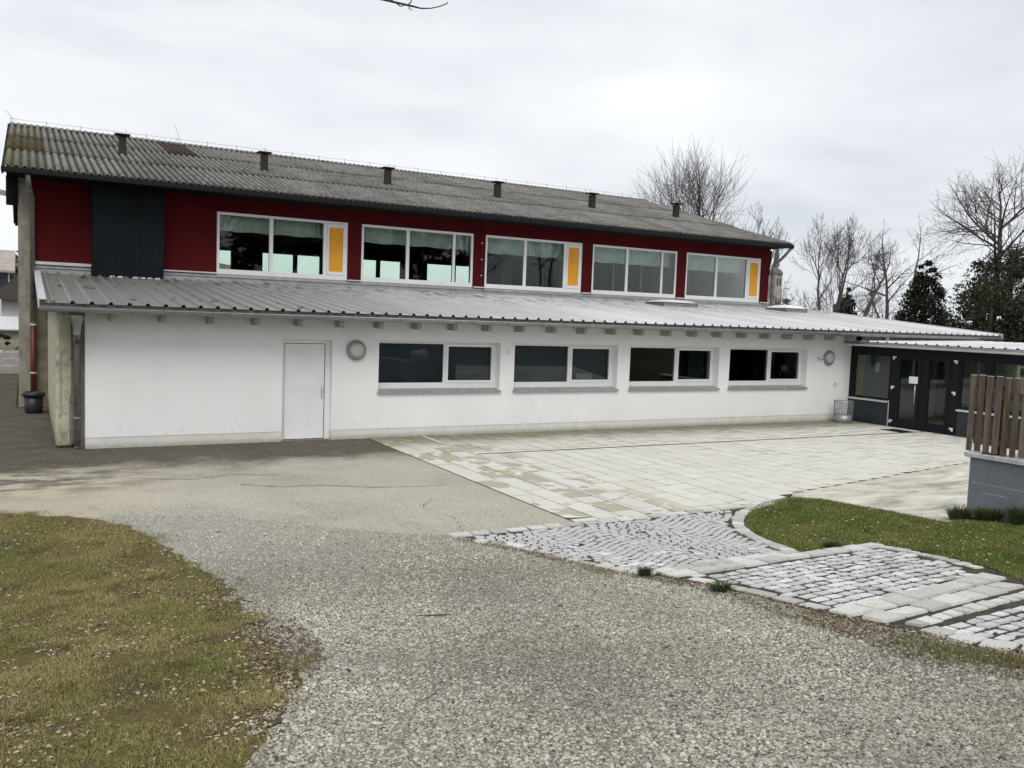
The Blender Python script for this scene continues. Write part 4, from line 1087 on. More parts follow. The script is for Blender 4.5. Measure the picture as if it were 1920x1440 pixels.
# ================================================================== small things in the yard
t = empty('litter_basket', (20.32, 16.95, 0), 'round wire litter basket with solid zinc base at the wall corner', 'basket')
bxc = (20.32, 16.95)
MB().lathe([(0.0, 0.012), (0.235, 0.012), (0.245, 0.02), (0.252, 0.22), (0.245, 0.22), (0.235, 0.03), (0.0, 0.03)], (*bxc, 0), 24).build('base', 'wire_zinc', t, True)
for k in range(24):
    a = 2*math.pi*k/24; MB().tube([(bxc[0]+.250*math.cos(a), bxc[1]+.250*math.sin(a), .2), (bxc[0]+.262*math.cos(a), bxc[1]+.262*math.sin(a), .62)], 0.0045, 4).build('wire', 'wire_zinc', t)
for z, rr in ((0.24, .252), (.31, .254), (.38, .256), (.45, .258), (.52, .260), (.575, .261), (.62, .263)):
    MB().tube([(bxc[0]+rr*math.cos(a), bxc[1]+rr*math.sin(a), z) for a in np.linspace(0, 2*math.pi, 25)], 0.006 if z < .6 else .011, 5).build('hoop', 'wire_zinc', t)
t = empty('trash_bin', (0.13, 23.25, 0), 'black round plastic bin under the red downpipe', 'bin')
MB().lathe([(0.0, 0.0), (0.17, 0.0), (0.18, 0.02), (0.215, 0.42), (0.205, 0.42), (0.17, 0.03), (0.0, 0.03)], (0.13, 23.25, 0), 20).build('body', 'bin_plastic', t, True)
MB().lathe([(0.20, 0.40), (0.245, 0.40), (0.25, 0.45), (0.24, 0.49), (0.21, 0.50), (0.20, 0.43)], (0.13, 23.25, 0), 20).build('rim', 'bin_plastic', t, True)
tag(bx('entrance_grate', 'black_metal', None, 20.0, 20.55, 14.75, 15.45, 0.006, 0.016), 'dark flat foot grate on the slabs before the entrance door', 'grate')

# grey retaining wall with picket fence
XW = 11.45
pw = empty('retaining_wall', (XW+.15, 5.2, 0), 'grey painted concrete retaining wall under the wooden fence', 'wall')
bx('wall', 'grey_wall', pw, XW, XW+0.30, 2.6, 7.36, -0.1, 0.965, c=0.012)
for k in range(5): bx('cap', 'cap_concrete', pw, XW-0.035, XW+0.34, 7.43-0.985*(k+1)+.006, 7.43-0.985*k, 0.966, 1.035, c=0.008)
for z0, ya, yb in ((0.62, 6.55, 7.30), (0.50, 6.75, 7.15)): bx('hairline_joint', 'cap_concrete', pw, XW-.002, XW+.001, ya, yb, z0, z0+.006)
bx('planting_bed', 'planter_soil', pw, XW+.305, 13.6, 2.6, 6.6, -0.05, 1.0)
wf = empty('picket_fence', (XW+.05, 5.5, 1.035), 'weathered brown wooden picket fence on top of the grey wall', 'fence')
for k in range(34):
    y = 7.40-0.1225*k; lean = random.uniform(-.006, .006); dz = random.uniform(-.006, .012)
    w = 0.040+random.uniform(-.003, .003)
    m = MB(); m.cbox(XW+.005, XW+.028, y-w, y+w, 1.05+dz, 2.10+dz, 0.003)
    m.v = [(v[0]+random.uniform(-.001, .001), v[1]+lean*(v[2]-1.05), v[2]) for v in m.v]
    s_ = m.build('slat', 'fence_wood', wf)
    bx('slat_cap', 'light_metal', s_, XW+.003, XW+.030, y-w-.002+lean*1.05, y+w+.002+lean*1.05, 2.102+dz, 2.108+dz)
for z0, z1 in ((1.80, 1.905), (1.155, 1.235)): bx('rail', 'fence_wood', wf, XW+.030, XW+.072, 3.2, 7.36, z0, z1, c=0.004)
for y in (7.0, 5.3, 3.7):
    bx('post', 'fence_wood', wf, XW+.074, XW+.15, y-.045, y+.045, 1.036, 2.0, c=0.004)
    bx('post_foot', 'black_metal', wf, XW-.01, XW+.12, y+.04, y+.20, 1.036, 1.046)
def rock(x, y, z, r, label):
    bm = bmesh.new(); bmesh.ops.create_icosphere(bm, subdivisions=3, radius=1)
    rr = random.Random(hash(label) % 1000 if False else int(x*100))
    ph = [rr.uniform(0, 6) for _ in range(6)]
    for v in bm.verts:
        p = v.co.copy(); n = 1+0.16*math.sin(3*p.x+ph[0])+0.13*math.sin(4*p.y+ph[1])+0.12*math.sin(5*p.z+ph[2])+0.06*math.sin(9*p.x+7*p.y+ph[3])
        v.co = Vector((p.x*r[0]*n, p.y*r[1]*n, max(p.z*r[2]*n, -r[2]*.6)))
    bm.verts.index_update()
    m = MB(); m.add([(v.co.x+x, v.co.y+y, v.co.z+z+r[2]*.6) for v in bm.verts], [[v.index for v in f.verts] for f in bm.faces]); bm.free()
    tag(m.build('boulder', 'limestone'), label, 'boulder', 'pale boulders behind the fence')
rock(12.35, 6.15, 1.0, (0.30, 0.27, 0.22), 'largest pale limestone boulder behind the picket fence')
rock(12.1, 5.62, 1.0, (0.24, 0.22, 0.15), 'low flat pale boulder right of the largest one behind the fence')
rock(12.85, 5.4, 1.0, (0.26, 0.27, 0.19), 'rearmost pale boulder on the raised bed behind the fence')

# ================================================================== scatter: gravel, grass, litter
def polygon_shrink(poly): return poly
def stones(name, x, y, size, cols, zoff, mat='stones', parent=None, flat=0.6):
    n = len(x)
    base = np.array([(1,0,0),(0,1,0),(-1,0,0),(0,-1,0),(0,0,1),(.55,.6,.75)], dtype=np.float32)
    base = np.array([(1,.1,0),(.2,1,0.05),(-1,-.1,.0),(-.1,-1,0.02),(.45,.35,.8),(-.4,-.2,.9),(0.05,-.55,.6)], dtype=np.float32)
    tri = np.array([(0,1,4),(1,2,5),(1,5,4),(2,3,5),(3,6,5),(3,0,6),(0,4,6),(4,5,6)], dtype=np.int32)
    k = len(base)
    a = rng.uniform(0, 2*np.pi, n); sx = size*rng.uniform(.75, 1.3, n); sy = size*rng.uniform(.6, 1.0, n); sz = size*rng.uniform(.45, 1.0, n)*flat
    P = base[None]*(1+rng.uniform(-.25, .25, (n, k, 3)).astype(np.float32))
    X = P[:, :, 0]*sx[:, None]; Y = P[:, :, 1]*sy[:, None]; Z = P[:, :, 2]*sz[:, None]
    c, s = np.cos(a)[:, None], np.sin(a)[:, None]
    V = np.stack([X*c-Y*s+x[:, None], X*s+Y*c+y[:, None], Z+(hgt(y)+zoff)[:, None]], -1).reshape(-1, 3)
    F = (tri[None]+(np.arange(n)*k)[:, None, None]).reshape(-1, 3)
    C = np.repeat(cols, k, 0)
    return tag(npmesh(name, V, F, mat, C, parent=parent), kind='stuff')
VIS = [(-0.9,12.6),(-0.55,4.0),(-0.2,1.4),(7.6,1.4),(7.6,3.0),(5.95,3.3),(5.5,9.5),(3.2,10.9),(1.3,12.2)]
gx, gy_ = scatter(GRAVEL, 4200)
inl = inpoly(gx, gy_, LAWN_L); dl = polydist(gx, gy_, LAWN_L)
wavy = 0.12+0.10*np.sin(gy_*4.1)+0.08*np.sin(gy_*9.7+1)
k = inpoly(gx, gy_, VIS) & (~inl | (rng.uniform(0, 1, len(gx)) < 0.55*np.clip(1-dl/np.maximum(wavy, .03), 0, 1)))
gx, gy_ = gx[k], gy_[k]
keep = rng.uniform(0, 1, len(gx)) < np.interp(gy_, [1.6, 6, 9, 11.5], [1.0, 0.85, 0.5, 0.25])
keep &= rng.uniform(0, 1, len(gx)) < np.clip(0.55+0.5*np.sin(gx*1.7+gy_*.6)*np.sin(gy_*1.3-gx*.5)+0.25, 0.35, 1)
gx, gy_ = gx[keep], gy_[keep]
gz_in = inpoly(gx, gy_, LAWN_L)
n = len(gx); t_ = rng.beta(2, 2.2, n)[:, None]
gc = (1-t_)*np.array([.135, .130, .108])+t_*np.array([.56, .545, .475])
pat = np.sin(gx*1.9+.9*np.sin(gy_*1.1))*np.sin(gy_*1.5+gx*.4)+.6*np.sin(gx*4.3+gy_*2.1)*np.sin(gy_*3.7-gx*1.2)
gc *= (1+0.15*pat)[:, None]
brn = np.clip(np.sin(gx*.9-gy_*.55+1.2)*np.sin(gy_*1.9+gx*1.4)+rng.normal(0, .35, n)-.25, 0, 1)[:, None]; gc = gc*(1-.45*brn)+np.array([.235, .195, .135])*.45*brn
br = rng.uniform(0, 1, n); gc[br < .035] = np.array([.24, .20, .145]); gc[br > .996] = np.array([.60, .59, .55]); gc[(br > .06) & (br < .10)] = np.array([.07, .07, .065])
size = 0.0068+0.0075*rng.beta(1.4, 5, n)*2.2; size[rng.uniform(0, 1, n) < .02] *= 1.7
stones('gravel', gx, gy_, size, gc, np.where(gz_in, 0.015, 0.004), flat=.85)
FADE = [(0.6,12.4),(1.6,12.9),(3.0,12.3),(4.2,11.0),(5.0,10.2),(5.2,9.45),(4.44,9.36),(3.93,9.68),(3.14,10.33),(2.18,11.3),(1.46,11.66),(0.9,11.75)]
fx, fy = scatter(FADE, 3600); dd_ = polydist(fx, fy, GRAVEL); k = rng.uniform(0, 1, len(fx)) < np.clip(1-dd_/(.55+.5*np.sin(fx*2.6+fy*1.3)+.25*np.sin(fx*7)), 0, 1)**1.4; fx, fy = fx[k], fy[k]
tf = rng.uniform(0, 1, (len(fx), 1)); stones('gravel', fx, fy, rng.uniform(.006, .012, len(fx)), (1-tf)*np.array([.2, .19, .165])+tf*np.array([.5, .49, .44]), 0.001)
# loose pebbles strewn onto the asphalt and at the wall foot
px, py = scatter([(0.9,11.2),(2.2,11.2),(4.4,9.4),(6.2,9.4),(6.2,17.2),(1.0,17.2)], 60)
w_ = rng.uniform(0, 1, len(px)) < np.interp(py, [9.4, 11.5, 14, 15.5, 17.2], [1.0, .45, .15, .35, .8]); px, py = px[w_], py[w_]
pc = np.where(rng.uniform(0, 1, (len(px), 1)) < .45, np.array([[.5, .49, .45]]), np.array([[.12, .10, .075]]))
stones('loose_pebbles', px, py, rng.uniform(.004, .011, len(px)), pc, 0.001)
def blades(name, x, y, ln, wd, cols, zoff, lean=0.8, parent=None):
    n = len(x); a = rng.uniform(0, 2*np.pi, n); l = rng.uniform(.5, 1.2, n)*ln; t = rng.uniform(.15, 1.0, n)*lean
    dx, dy = np.cos(a), np.sin(a); w = wd*rng.uniform(.6, 1.3, n); z = hgt(y)+zoff
    b1 = np.stack([x-dy*w, y+dx*w, z], -1); b2 = np.stack([x+dy*w, y-dx*w, z], -1)
    mid = np.stack([x+dx*l*t*.45, y+dy*l*t*.45, z+l*.6*(1-t*.35)], -1)
    m1 = mid+np.stack([-dy*w*.7, dx*w*.7, 0*w], -1); m2 = mid-np.stack([-dy*w*.7, dx*w*.7, 0*w], -1)
    tip = np.stack([x+dx*l*t, y+dy*l*t, z+l*np.sqrt(np.clip(1-t*t*.8, .05, 1))], -1)
    V = np.stack([b1, b2, m2, m1, tip], 1).reshape(-1, 3)
    o = (np.arange(n)*5)[:, None]
    F = np.concatenate([o+np.array([0, 1, 2]), o+np.array([0, 2, 3]), o+np.array([3, 2, 4])], 0)
    return tag(npmesh(name, V, F, 'blades', np.repeat(cols, 5, 0), parent=parent), kind='stuff')
def lumps(x, y, sc, seed):
    r = np.random.default_rng(seed); v = np.zeros(len(x))
    for k in range(9):
        a = r.uniform(0, 6.28); f = sc*r.uniform(.5, 2.2); v += np.sin((x*np.cos(a)+y*np.sin(a))*f+r.uniform(0, 6.28)+1.2*np.sin((x*np.sin(a)-y*np.cos(a))*f*.7))
    return v/4.0
def grass_cols(x, y, n, green, dry, moss, thr):
    f = 0.5+0.42*lumps(x, y, 3.2, 3)+rng.normal(0, .18, n)
    f = np.clip(f-thr, 0, 1)[:, None]
    c = (1-f)*np.array(dry)+f*np.array(green)
    k = (lumps(x, y, 6.0, 5)+rng.normal(0, .35, n)) > .75; c[k] = np.array(moss)
    return c*rng.uniform(.6, 1.35, (n, 1))
VL = [(-0.95,12.5),(0.3,12.5),(1.5,11.2),(2.1,8.5),(2.1,4),(0.2,3.0),(-0.9,4.6)]
LAWN_OUT = [(-1.0,12.6),(0.2,12.45),(0.75,12.0),(1.3,11.3),(1.6,10.4),(1.7,9.6),(1.95,8.7),(2.05,7.2),(2.0,6.4),(1.9,5.6),(1.7,4.8),(1.3,4.0),(0.8,3.0),(-1.0,3.0)]
bxs, bys = scatter(LAWN_OUT, 17000); k = inpoly(bxs, bys, VL); bxs, bys = bxs[k], bys[k]
sgn = np.where(inpoly(bxs, bys, LAWN_L), 1, -1)*polydist(bxs, bys, LAWN_L)
patch = 1.5*lumps(bxs, bys, 5.0, 11)+.8*lumps(bxs, bys, 14.0, 12)
edge = 0.10*np.sin(bys*3.7)+0.07*np.sin(bys*8.3+bxs*3)
k = rng.uniform(0, 1, len(bxs)) < np.clip(.62+.40*patch, .04, 1)*np.clip((sgn+edge+.10+.09*lumps(bxs, bys, 9.0, 13))/.34, 0, 1)**1.3; bxs, bys = bxs[k], bys[k]
n = len(bxs)
blades('grass', bxs, bys, 0.030*(1+.35*np.clip(lumps(bxs, bys, 8.0, 15), -1, 1.2)), 0.0018, grass_cols(bxs, bys, n, (.150, .178, .048), (.310, .258, .118), (.120, .112, .042), 0.16), 0.012, 1.3)
bx2, by2 = scatter([(-2.6,12.5),(-0.95,12.5),(-0.9,4.6),(0.2,3.0),(0.2,1.6),(-2.6,1.6)], 5000)
blades('grass', bx2, by2, 0.030, 0.0022, grass_cols(bx2, by2, len(bx2), (.150, .178, .048), (.310, .258, .118), (.120, .112, .042), 0.16), 0.012, 1.3)
VR = [(7.4,6.6),(8,8.2),(9.6,9.5),(11.2,9.6),(11.5,7.3),(11.45,4.6),(8.6,4.3),(7.7,4.1)]
bxs, bys = scatter(LAWN_R, 9000); k = inpoly(bxs, bys, VR); bxs, bys = bxs[k], bys[k]; n = len(bxs)
blades('grass', bxs, bys, 0.038, 0.0024, grass_cols(bxs, bys, n, (.105, .150, .030), (.190, .190, .065), (.085, .110, .024), 0.0), 0.008, 1.0)
# fringe of grass and moss along the cobbles
EDGE = [(4.30,9.20),(4.55,8.75),(4.75,8.2),(4.88,7.5),(4.95,6.9),(5.15,6.4),(5.22,5.9),(5.2,5.3),(5.15,4.8),(5.1,4.3),(5.05,3.9),(5.0,3.4),(5.2,2.9)]
band = [(4.55,9.2)]+[(a+.02, b) for a, b in COB_EDGE[1:]]+EDGE[::-1]
bxs, bys = scatter(band, 5000); k = rng.uniform(0, 1, len(bxs)) < np.clip(.30+.45*np.sin(bys*5.1)*np.sin(bys*2.3+1), .03, .8); bxs, bys = bxs[k], bys[k]
blades('edge_grass', bxs, bys, 0.035, 0.0020, grass_cols(bxs, bys, len(bxs), (.11, .12, .03), (.19, .15, .06), (.085, .085, .022), 0.05), 0.004)
BG = [(5.45,3.95),(5.62,3.5),(5.80,3.15),(5.5,2.85),(5.2,3.2),(5.12,3.6)]
BGO = [(5.42,4.15),(5.70,3.5),(5.95,3.0),(5.6,2.6),(5.0,3.0),(4.85,3.7)]
bxs, bys = scatter(BGO, 13000); q_ = np.where(inpoly(bxs, bys, BG), 1, -1)*polydist(bxs, bys, BG); k = rng.uniform(0, 1, len(bxs)) < np.clip((q_+.16+.12*lumps(bxs, bys, 9, 31))/.26, 0, 1)**1.5*np.clip(.55+.6*lumps(bxs, bys, 7, 33), .05, 1); bxs, bys = bxs[k], bys[k]
blades('edge_grass', bxs, bys, 0.04, 0.0020, grass_cols(bxs, bys, len(bxs), (.11, .125, .03), (.16, .14, .05), (.085, .085, .022), 0.0), 0.004)
def leaves(name, x, y, cols, smin, smax, zoff):
    n = len(x); a = rng.uniform(0, 2*np.pi, n); s = rng.uniform(smin, smax, n)
    base = np.array([(-1, 0, .0), (-.2, .55, .25), (1, .05, .05), (-.1, -.5, .2), (0.05, 0, .02)], dtype=np.float32)
    tri = np.array([(0, 4, 1), (1, 4, 2), (2, 4, 3), (3, 4, 0)])
    P = base[None]*(1+rng.uniform(-.3, .3, (n, 5, 3)))*s[:, None, None]
    roll = rng.uniform(-.6, .6, n)[:, None]
    X, Y, Z = P[:, :, 0], P[:, :, 1], P[:, :, 2]+P[:, :, 1]*roll+s[:, None]*.35
    c, q = np.cos(a)[:, None], np.sin(a)[:, None]
    V = np.stack([X*c-Y*q+x[:, None], X*q+Y*c+y[:, None], Z+(hgt(y)+zoff)[:, None]], -1).reshape(-1, 3)
    F = (tri[None]+(np.arange(n)*5)[:, None, None]).reshape(-1, 3)
    return tag(npmesh(name, V, F, 'litter', np.repeat(cols, 5, 0)), kind='stuff')
LC = np.array([(.34, .28, .19), (.17, .125, .085), (.095, .068, .048), (.42, .38, .30), (.21, .158, .10), (.07, .05, .038)])
lx, ly = scatter(LAWN_L, 1300); k = inpoly(lx, ly, VL); lx, ly = lx[k], ly[k]
k = rng.uniform(0, 1, len(lx)) < np.interp(ly, [3, 5.5, 9, 12], [1, .75, .4, .25])*np.clip(.45+.75*lumps(lx, ly, 4.0, 21), .05, 1); lx, ly = lx[k], ly[k]
leaves('leaf_litter', lx, ly, LC[rng.choice(6, len(lx), p=[.30, .25, .16, .12, .11, .06])], .006, .021, 0.014)
LE = [(1.80,8.5),(1.92,7.6),(1.88,7.0),(1.85,6.0),(1.68,5.2),(1.50,4.75),(1.25,4.3),(1.05,4.0),(0.80,4.4),(1.0,4.8),(1.22,5.3),(1.32,6.0),(1.40,7.0),(1.42,8.3)]
lx, ly = scatter(LE, 2600); k = rng.uniform(0, 1, len(lx)) < np.clip(.35+.6*np.sin(ly*2.2+.6), .06, 1); lx, ly = lx[k], ly[k]
leaves('leaf_litter', lx, ly, LC[rng.choice(6, len(lx), p=[.08, .26, .32, .06, .12, .16])], .007, .018, 0.016)
band2 = [(4.62,9.2)]+[(a+.06, b) for a, b in COB_EDGE[1:]]+[(a+.06, b) for a, b in EDGE[::-1]]
lx, ly = scatter(band2, 2600); k = rng.uniform(0, 1, len(lx)) < np.interp(ly, [2.9, 4.2, 5.5, 7, 9.2], [.75, 1, .9, .75, .45])*np.clip(.6+.4*np.sin(ly*3.3), .2, 1); lx, ly = lx[k], ly[k]
leaves('leaf_litter', lx, ly, LC[rng.choice(6, len(lx), p=[.12, .26, .26, .08, .14, .14])], .007, .019, 0.010)
lx, ly = scatter(LAWN_R, 70); k = inpoly(lx, ly, VR); lx, ly = lx[k], ly[k]
leaves('leaf_litter', lx, ly, LC[rng.choice(6, len(lx), p=[.35, .15, .1, .3, .05, .05])], .008, .02, 0.03)
lx, ly = scatter([(6.4,15.9),(20.5,15.9),(20.5,17.3),(6.4,17.3)], 26); k = rng.uniform(0, 1, len(lx)) < np.interp(ly, [15.9, 16.8, 17.3], [.1, .5, 1]); lx, ly = lx[k], ly[k]
leaves('leaf_litter', lx, ly, LC[rng.choice(6, len(lx), p=[.1, .2, .3, .05, .15, .2])], .008, .02, 0.008)
lx, ly = scatter([(11,9.5),(20.5,11.3),(20.5,14),(17,14),(11,10)], 6)
leaves('leaf_litter', lx, ly, LC[rng.choice(6, len(lx))], .008, .022, 0.010)
def tuft(x, y, r, hgt_, n, label, dry=.15):
    t = []; V = []; F = []
    for i in range(n):
        a = random.uniform(0, 2*math.pi); rr = r*math.sqrt(random.random())*.55; l = hgt_*random.uniform(.55, 1.1); o = random.uniform(.2, .9)*r
        bx_, by_ = x+rr*math.cos(a), y+rr*math.sin(a); z = H(by_)+.004; w = .0035
        da = a+random.uniform(-.7, .7); dx, dy = math.cos(da), math.sin(da); k = len(V)
        V += [(bx_-dy*w, by_+dx*w, z), (bx_+dy*w, by_-dx*w, z), (bx_+dx*o*.4+dy*w, by_+dy*o*.4-dx*w, z+l*.7), (bx_+dx*o*.4-dy*w, by_+dy*o*.4+dx*w, z+l*.7), (bx_+dx*o, by_+dy*o, z+l*random.uniform(.7, 1))]
        F += [(k, k+1, k+2, k+3), (k+3, k+2, k+4)]
    tag(MB().add(V, F).build('grass_tuft', 'tuft', origin=(x, y, H(y))), label, 'grass tuft', 'tall grass tufts')
tuft(11.10, 7.22, 0.22, 0.20, 420, 'bushy grass tuft left of the grey wall corner')
tuft(11.27, 6.92, 0.24, 0.22, 460, 'bushy grass tuft at the foot of the grey wall')
tuft(11.27, 6.45, 0.26, 0.30, 520, 'tallest grass tuft against the grey wall at the right edge')
tuft(5.26, 6.62, 0.10, 0.10, 180, 'small green tuft at the gravel edge of the fan cobbles')
tuft(5.42, 5.72, 0.13, 0.09, 220, 'flat green tuft beside the straight cobble rows')
tuft(7.95, 6.66, 0.13, 0.10, 200, 'dark tuft overhanging the pale border row')
# sticks on the gravel
def stick(p, q, r, label):
    a, b = Vector(p), Vector(q); mid = (a+b)/2+Vector((random.uniform(-.01, .01), random.uniform(-.01, .01), 0))
    pts = [(v.x, v.y, H(v.y)+.012) for v in (a, mid, b)]
    tag(MB().tube(pts, [r, r*.9, r*.5], 5).build('stick', 'bark'), label, 'stick')
stick((2.75, 6.35, 0), (3.0, 6.24, 0), 0.007, 'thin dark stick lying on the gravel')
stick((1.42, 8.0, 0), (1.72, 7.55, 0), 0.006, 'pale bent twig at the edge of the left lawn')

# ================================================================== trees
def grow(m, p, d, ln, r, depth, P, rr, minr=0.006):
    """recursive bare branch; P = parameters"""
    n = 4 if depth > 1 else 3
    pts = [p.copy()]; rad = [r]; dd = d.copy(); endr = max(r*P.get('taper', .55), minr*.6)
    for i in range(n):
        dd = (dd+Vector((rr.uniform(-1, 1), rr.uniform(-1, 1), rr.uniform(-1, 1)))*P['wob']+Vector((0, 0, 1))*P['up']).normalized()
        pts.append(pts[-1]+dd*(ln/n)); rad.append(r+(endr-r)*(i+1)/n)
    m.tube(pts, rad, 5 if r > 0.06 else (4 if r > .025 else 3), caps=False)
    if depth <= 0: return
    kids = P['kids'][min(depth, len(P['kids'])-1)]
    for k in range(kids):
        t = P.get('t0', .3)+(1-P.get('t0', .3))*(k+rr.random())/kids
        i = min(int(t*n), n-1); q = pts[i].lerp(pts[i+1], t*n-i)
        base_d = (pts[i+1]-pts[i]).normalized()
        ang = rr.uniform(*P['ang']); az = rr.uniform(0, 2*math.pi)
        s = base_d.cross(Vector((0, 0, 1)))
        if s.length < .1: s = Vector((1, 0, 0))
        s.normalize(); b = s.cross(base_d)
        nd = base_d*math.cos(ang)+(s*math.cos(az)+b*math.sin(az))*math.sin(ang)
        rl = rad[i]*rr.uniform(.42, .68)
        grow(m, q, nd.normalized(), ln*rr.uniform(*P['len'])*(1-.35*t), max(rl, minr), depth-1, P, rr, minr)
    # continuation
    grow(m, pts[-1], dd, ln*P.get('cont', .6), max(endr*.9, minr), depth-1, P, rr, minr)
def bare_tree(name, x, y, height, label, seed, stems=1, spread=0.25, trunk=None, bark='bark_far', depth=4, P=None, minr=0.012, lean=(0, 0), clear=.35, z0=0.0, group='bare winter trees behind the buildings'):
    rr = random.Random(seed)
    PP = dict(wob=.13, up=.05, kids=[0, 3, 3, 4, 5], ang=(.4, .95), len=(.45, .75), taper=.5, t0=.25, cont=.55)
    if P: PP.update(P)
    root = empty(name, (x, y, z0), label, 'tree', group)
    tr = trunk or height*.012
    m = MB(); c = MB()
    for k in range(stems):
        a = 2*math.pi*k/max(stems, 1)+rr.uniform(-.5, .5); off = Vector((math.cos(a), math.sin(a), 0))*(tr*1.2 if stems > 1 else 0)
        d = (Vector((0, 0, 1))+Vector((math.cos(a), math.sin(a), 0))*(spread if stems > 1 else 0)+Vector((lean[0], lean[1], 0))).normalized()
        p = Vector((x, y, z0-0.1))+off; pts = [p]; rad = [tr*1.25]; n = 5; hl = height*clear
        for i in range(n):
            d = (d+Vector((rr.uniform(-1, 1), rr.uniform(-1, 1), 0))*.04).normalized(); pts.append(pts[-1]+d*hl/n); rad.append(tr*(1.1-.25*(i+1)/n))
        m.tube(pts, rad, 8)
        grow(c, pts[-1], d, height*(1-clear)*.47, tr*.82, depth, PP, rr, minr)
        for i in range(2, 5):
            if rr.random() < .9:
                az = rr.uniform(0, 6.28); nd = Vector((math.cos(az)*.85, math.sin(az)*.85, .55)).normalized()
                grow(c, pts[i], nd, height*.22, tr*.35, depth-1, PP, rr, minr)
    m.build('trunk', bark, root, True); c.build('crown', bark, root)
    return root
# behind the hall roof
VASE = dict(ang=(.3, .75), up=.10, wob=.13, len=(.5, .85), kids=[0, 3, 3, 4, 4])
bare_tree('bare_tree', 51.2, 60, 16.6, 'tall bare tree with a fan of upright branches rising behind the red hall', 3, stems=1, trunk=.22, P=dict(ang=(.40, 1.05), up=.10, wob=.12, len=(.85, 1.15), kids=[0, 3, 4, 4, 10], t0=.02, cont=.70), minr=.013, clear=.42)
bare_tree('bare_tree', 57.6, 60, 14.2, 'bare tree leaning right at the far end of the hall roof', 5, stems=3, spread=.28, trunk=.10, P=VASE, minr=.013, lean=(.12, 0), clear=.42)
bare_tree('bare_tree', 46.6, 63, 12.6, 'tip of a bare tree peeping over the ridge left of the tall tree', 8, stems=1, trunk=.09, P=VASE, minr=.013, clear=.5, depth=3)
bare_tree('bare_tree', 35.6, 62, 12.4, 'smallest bare tree tip showing above the middle of the ridge', 9, stems=1, trunk=.09, P=VASE, minr=.013, clear=.5, depth=3)
# right of the hall
bare_tree('bare_tree', 44.8, 45, 6.9, 'low bare shrubby tree beside the far corner of the hall', 12, stems=4, spread=.35, trunk=.07, minr=.010, clear=.3, P=dict(wob=.2))
bare_tree('bare_tree', 51.6, 45, 11.4, 'multi stemmed bare tree with a rounded crown above the zinc roof', 13, stems=3, spread=.16, trunk=.12, minr=.011, clear=.34, P=dict(ang=(.4, .95), up=.09, len=(.6, .95)))
bare_tree('bare_tree', 53.6, 44.2, 10.6, 'dark bare tree leaning right over a small conifer', 14, stems=1, trunk=.17, minr=.011, lean=(.24, 0), clear=.40, P=dict(up=.07, ang=(.45, 1.1), len=(.6, .95)))
bare_tree('bare_tree', 60.2, 45.5, 7.4, 'slender bare tree leaning left above the zinc roof', 15, stems=1, trunk=.10, minr=.011, lean=(-.45, 0), clear=.6)
bare_tree('bare_tree', 64.4, 50, 12.6, 'bare tree with feathery side branches left of the dark cedar', 16, stems=1, trunk=.20, minr=.011, clear=.3, P=dict(ang=(.7, 1.2), up=.03))
bare_tree('bare_tree', 68.6, 50, 13.5, 'narrow bare tree with a single straight leader beside the dark cedar', 17, stems=1, trunk=.17, minr=.011, clear=.4, P=dict(ang=(.7, 1.2), up=.03))
bare_tree('bare_tree', 63.6, 40, 15.8, 'largest bare tree at the right with wide spreading limbs', 21, stems=1, trunk=.30, minr=.011, clear=.42, P=dict(ang=(.5, 1.0), up=.05, kids=[0, 3, 4, 5, 8], len=(.75, 1.15), t0=.1))
bare_tree('bare_tree', 70.5, 38, 14.5, 'bare tree cut by the right edge of the picture', 22, stems=2, spread=.15, trunk=.2, minr=.011, clear=.35, P=dict(ang=(.4, .9)))
# evergreen masses
def evergreen(name, x, y, w, hh, label, n, mat='needles', shape='round', z0=0.0, leaf=.22, cat='tree', group='evergreens at the right', wy=None):
    root = empty(name, (x, y, z0), label, cat, group)
    MB().tube([(x, y, z0-.1), (x+.1, y, z0+hh*.5), (x, y, z0+hh*.85)], [hh*.03, hh*.022, hh*.008], 7).build('trunk', 'bark', root)
    r = np.random.default_rng(int(abs(x*13+y*7))); wy = wy or w
    nb = max(10, n//60)
    if shape == 'cone':
        t = 1-np.sqrt(r.uniform(0, 1, nb)); a = r.uniform(0, 6.28, nb); rad = (1-t)**.8*w*.5*r.uniform(.3, 1, nb)
        cx, cy, cz = x+rad*np.cos(a), y+rad*np.sin(a), z0+hh*(.04+.95*t); cr = np.full(nb, .19*w)*(1.15-t)*r.uniform(.7, 1.3, nb)
    else:
        u = r.normal(0, 1, (nb, 3)); u /= np.linalg.norm(u, axis=1)[:, None]; u *= r.uniform(.55, 1.0, (nb, 1))
        cx, cy, cz = x+u[:, 0]*w*.5, y+u[:, 1]*wy*.5, z0+hh*(.5+u[:, 2]*.5); cr = r.uniform(.07, .16, nb)*min(w, hh)
    k = r.choice(nb, n); d = r.normal(0, 1, (n, 3)); d /= np.linalg.norm(d, axis=1)[:, None]; d *= (r.uniform(0, 1, (n, 1))**.4)
    c = np.stack([cx[k], cy[k], cz[k]], 1)+d*cr[k][:, None]*np.array([1, 1, .75]); c[:, 2] = np.maximum(c[:, 2], z0+.05)
    a1 = r.normal(0, 1, (n, 3)); a1 /= np.linalg.norm(a1, axis=1)[:, None]; a2 = np.cross(a1, r.normal(0, 1, (n, 3))); a2 /= np.linalg.norm(a2, axis=1)[:, None]
    s = leaf*r.uniform(.5, 1.2, (n, 1))
    V = np.stack([c-a1*s, c+a2*s*.35, c+a1*s, c-a2*s*.35], 1).reshape(-1, 3); F = np.arange(n*4).reshape(-1, 4)
    npmesh('crown', V, F, mat, parent=root)
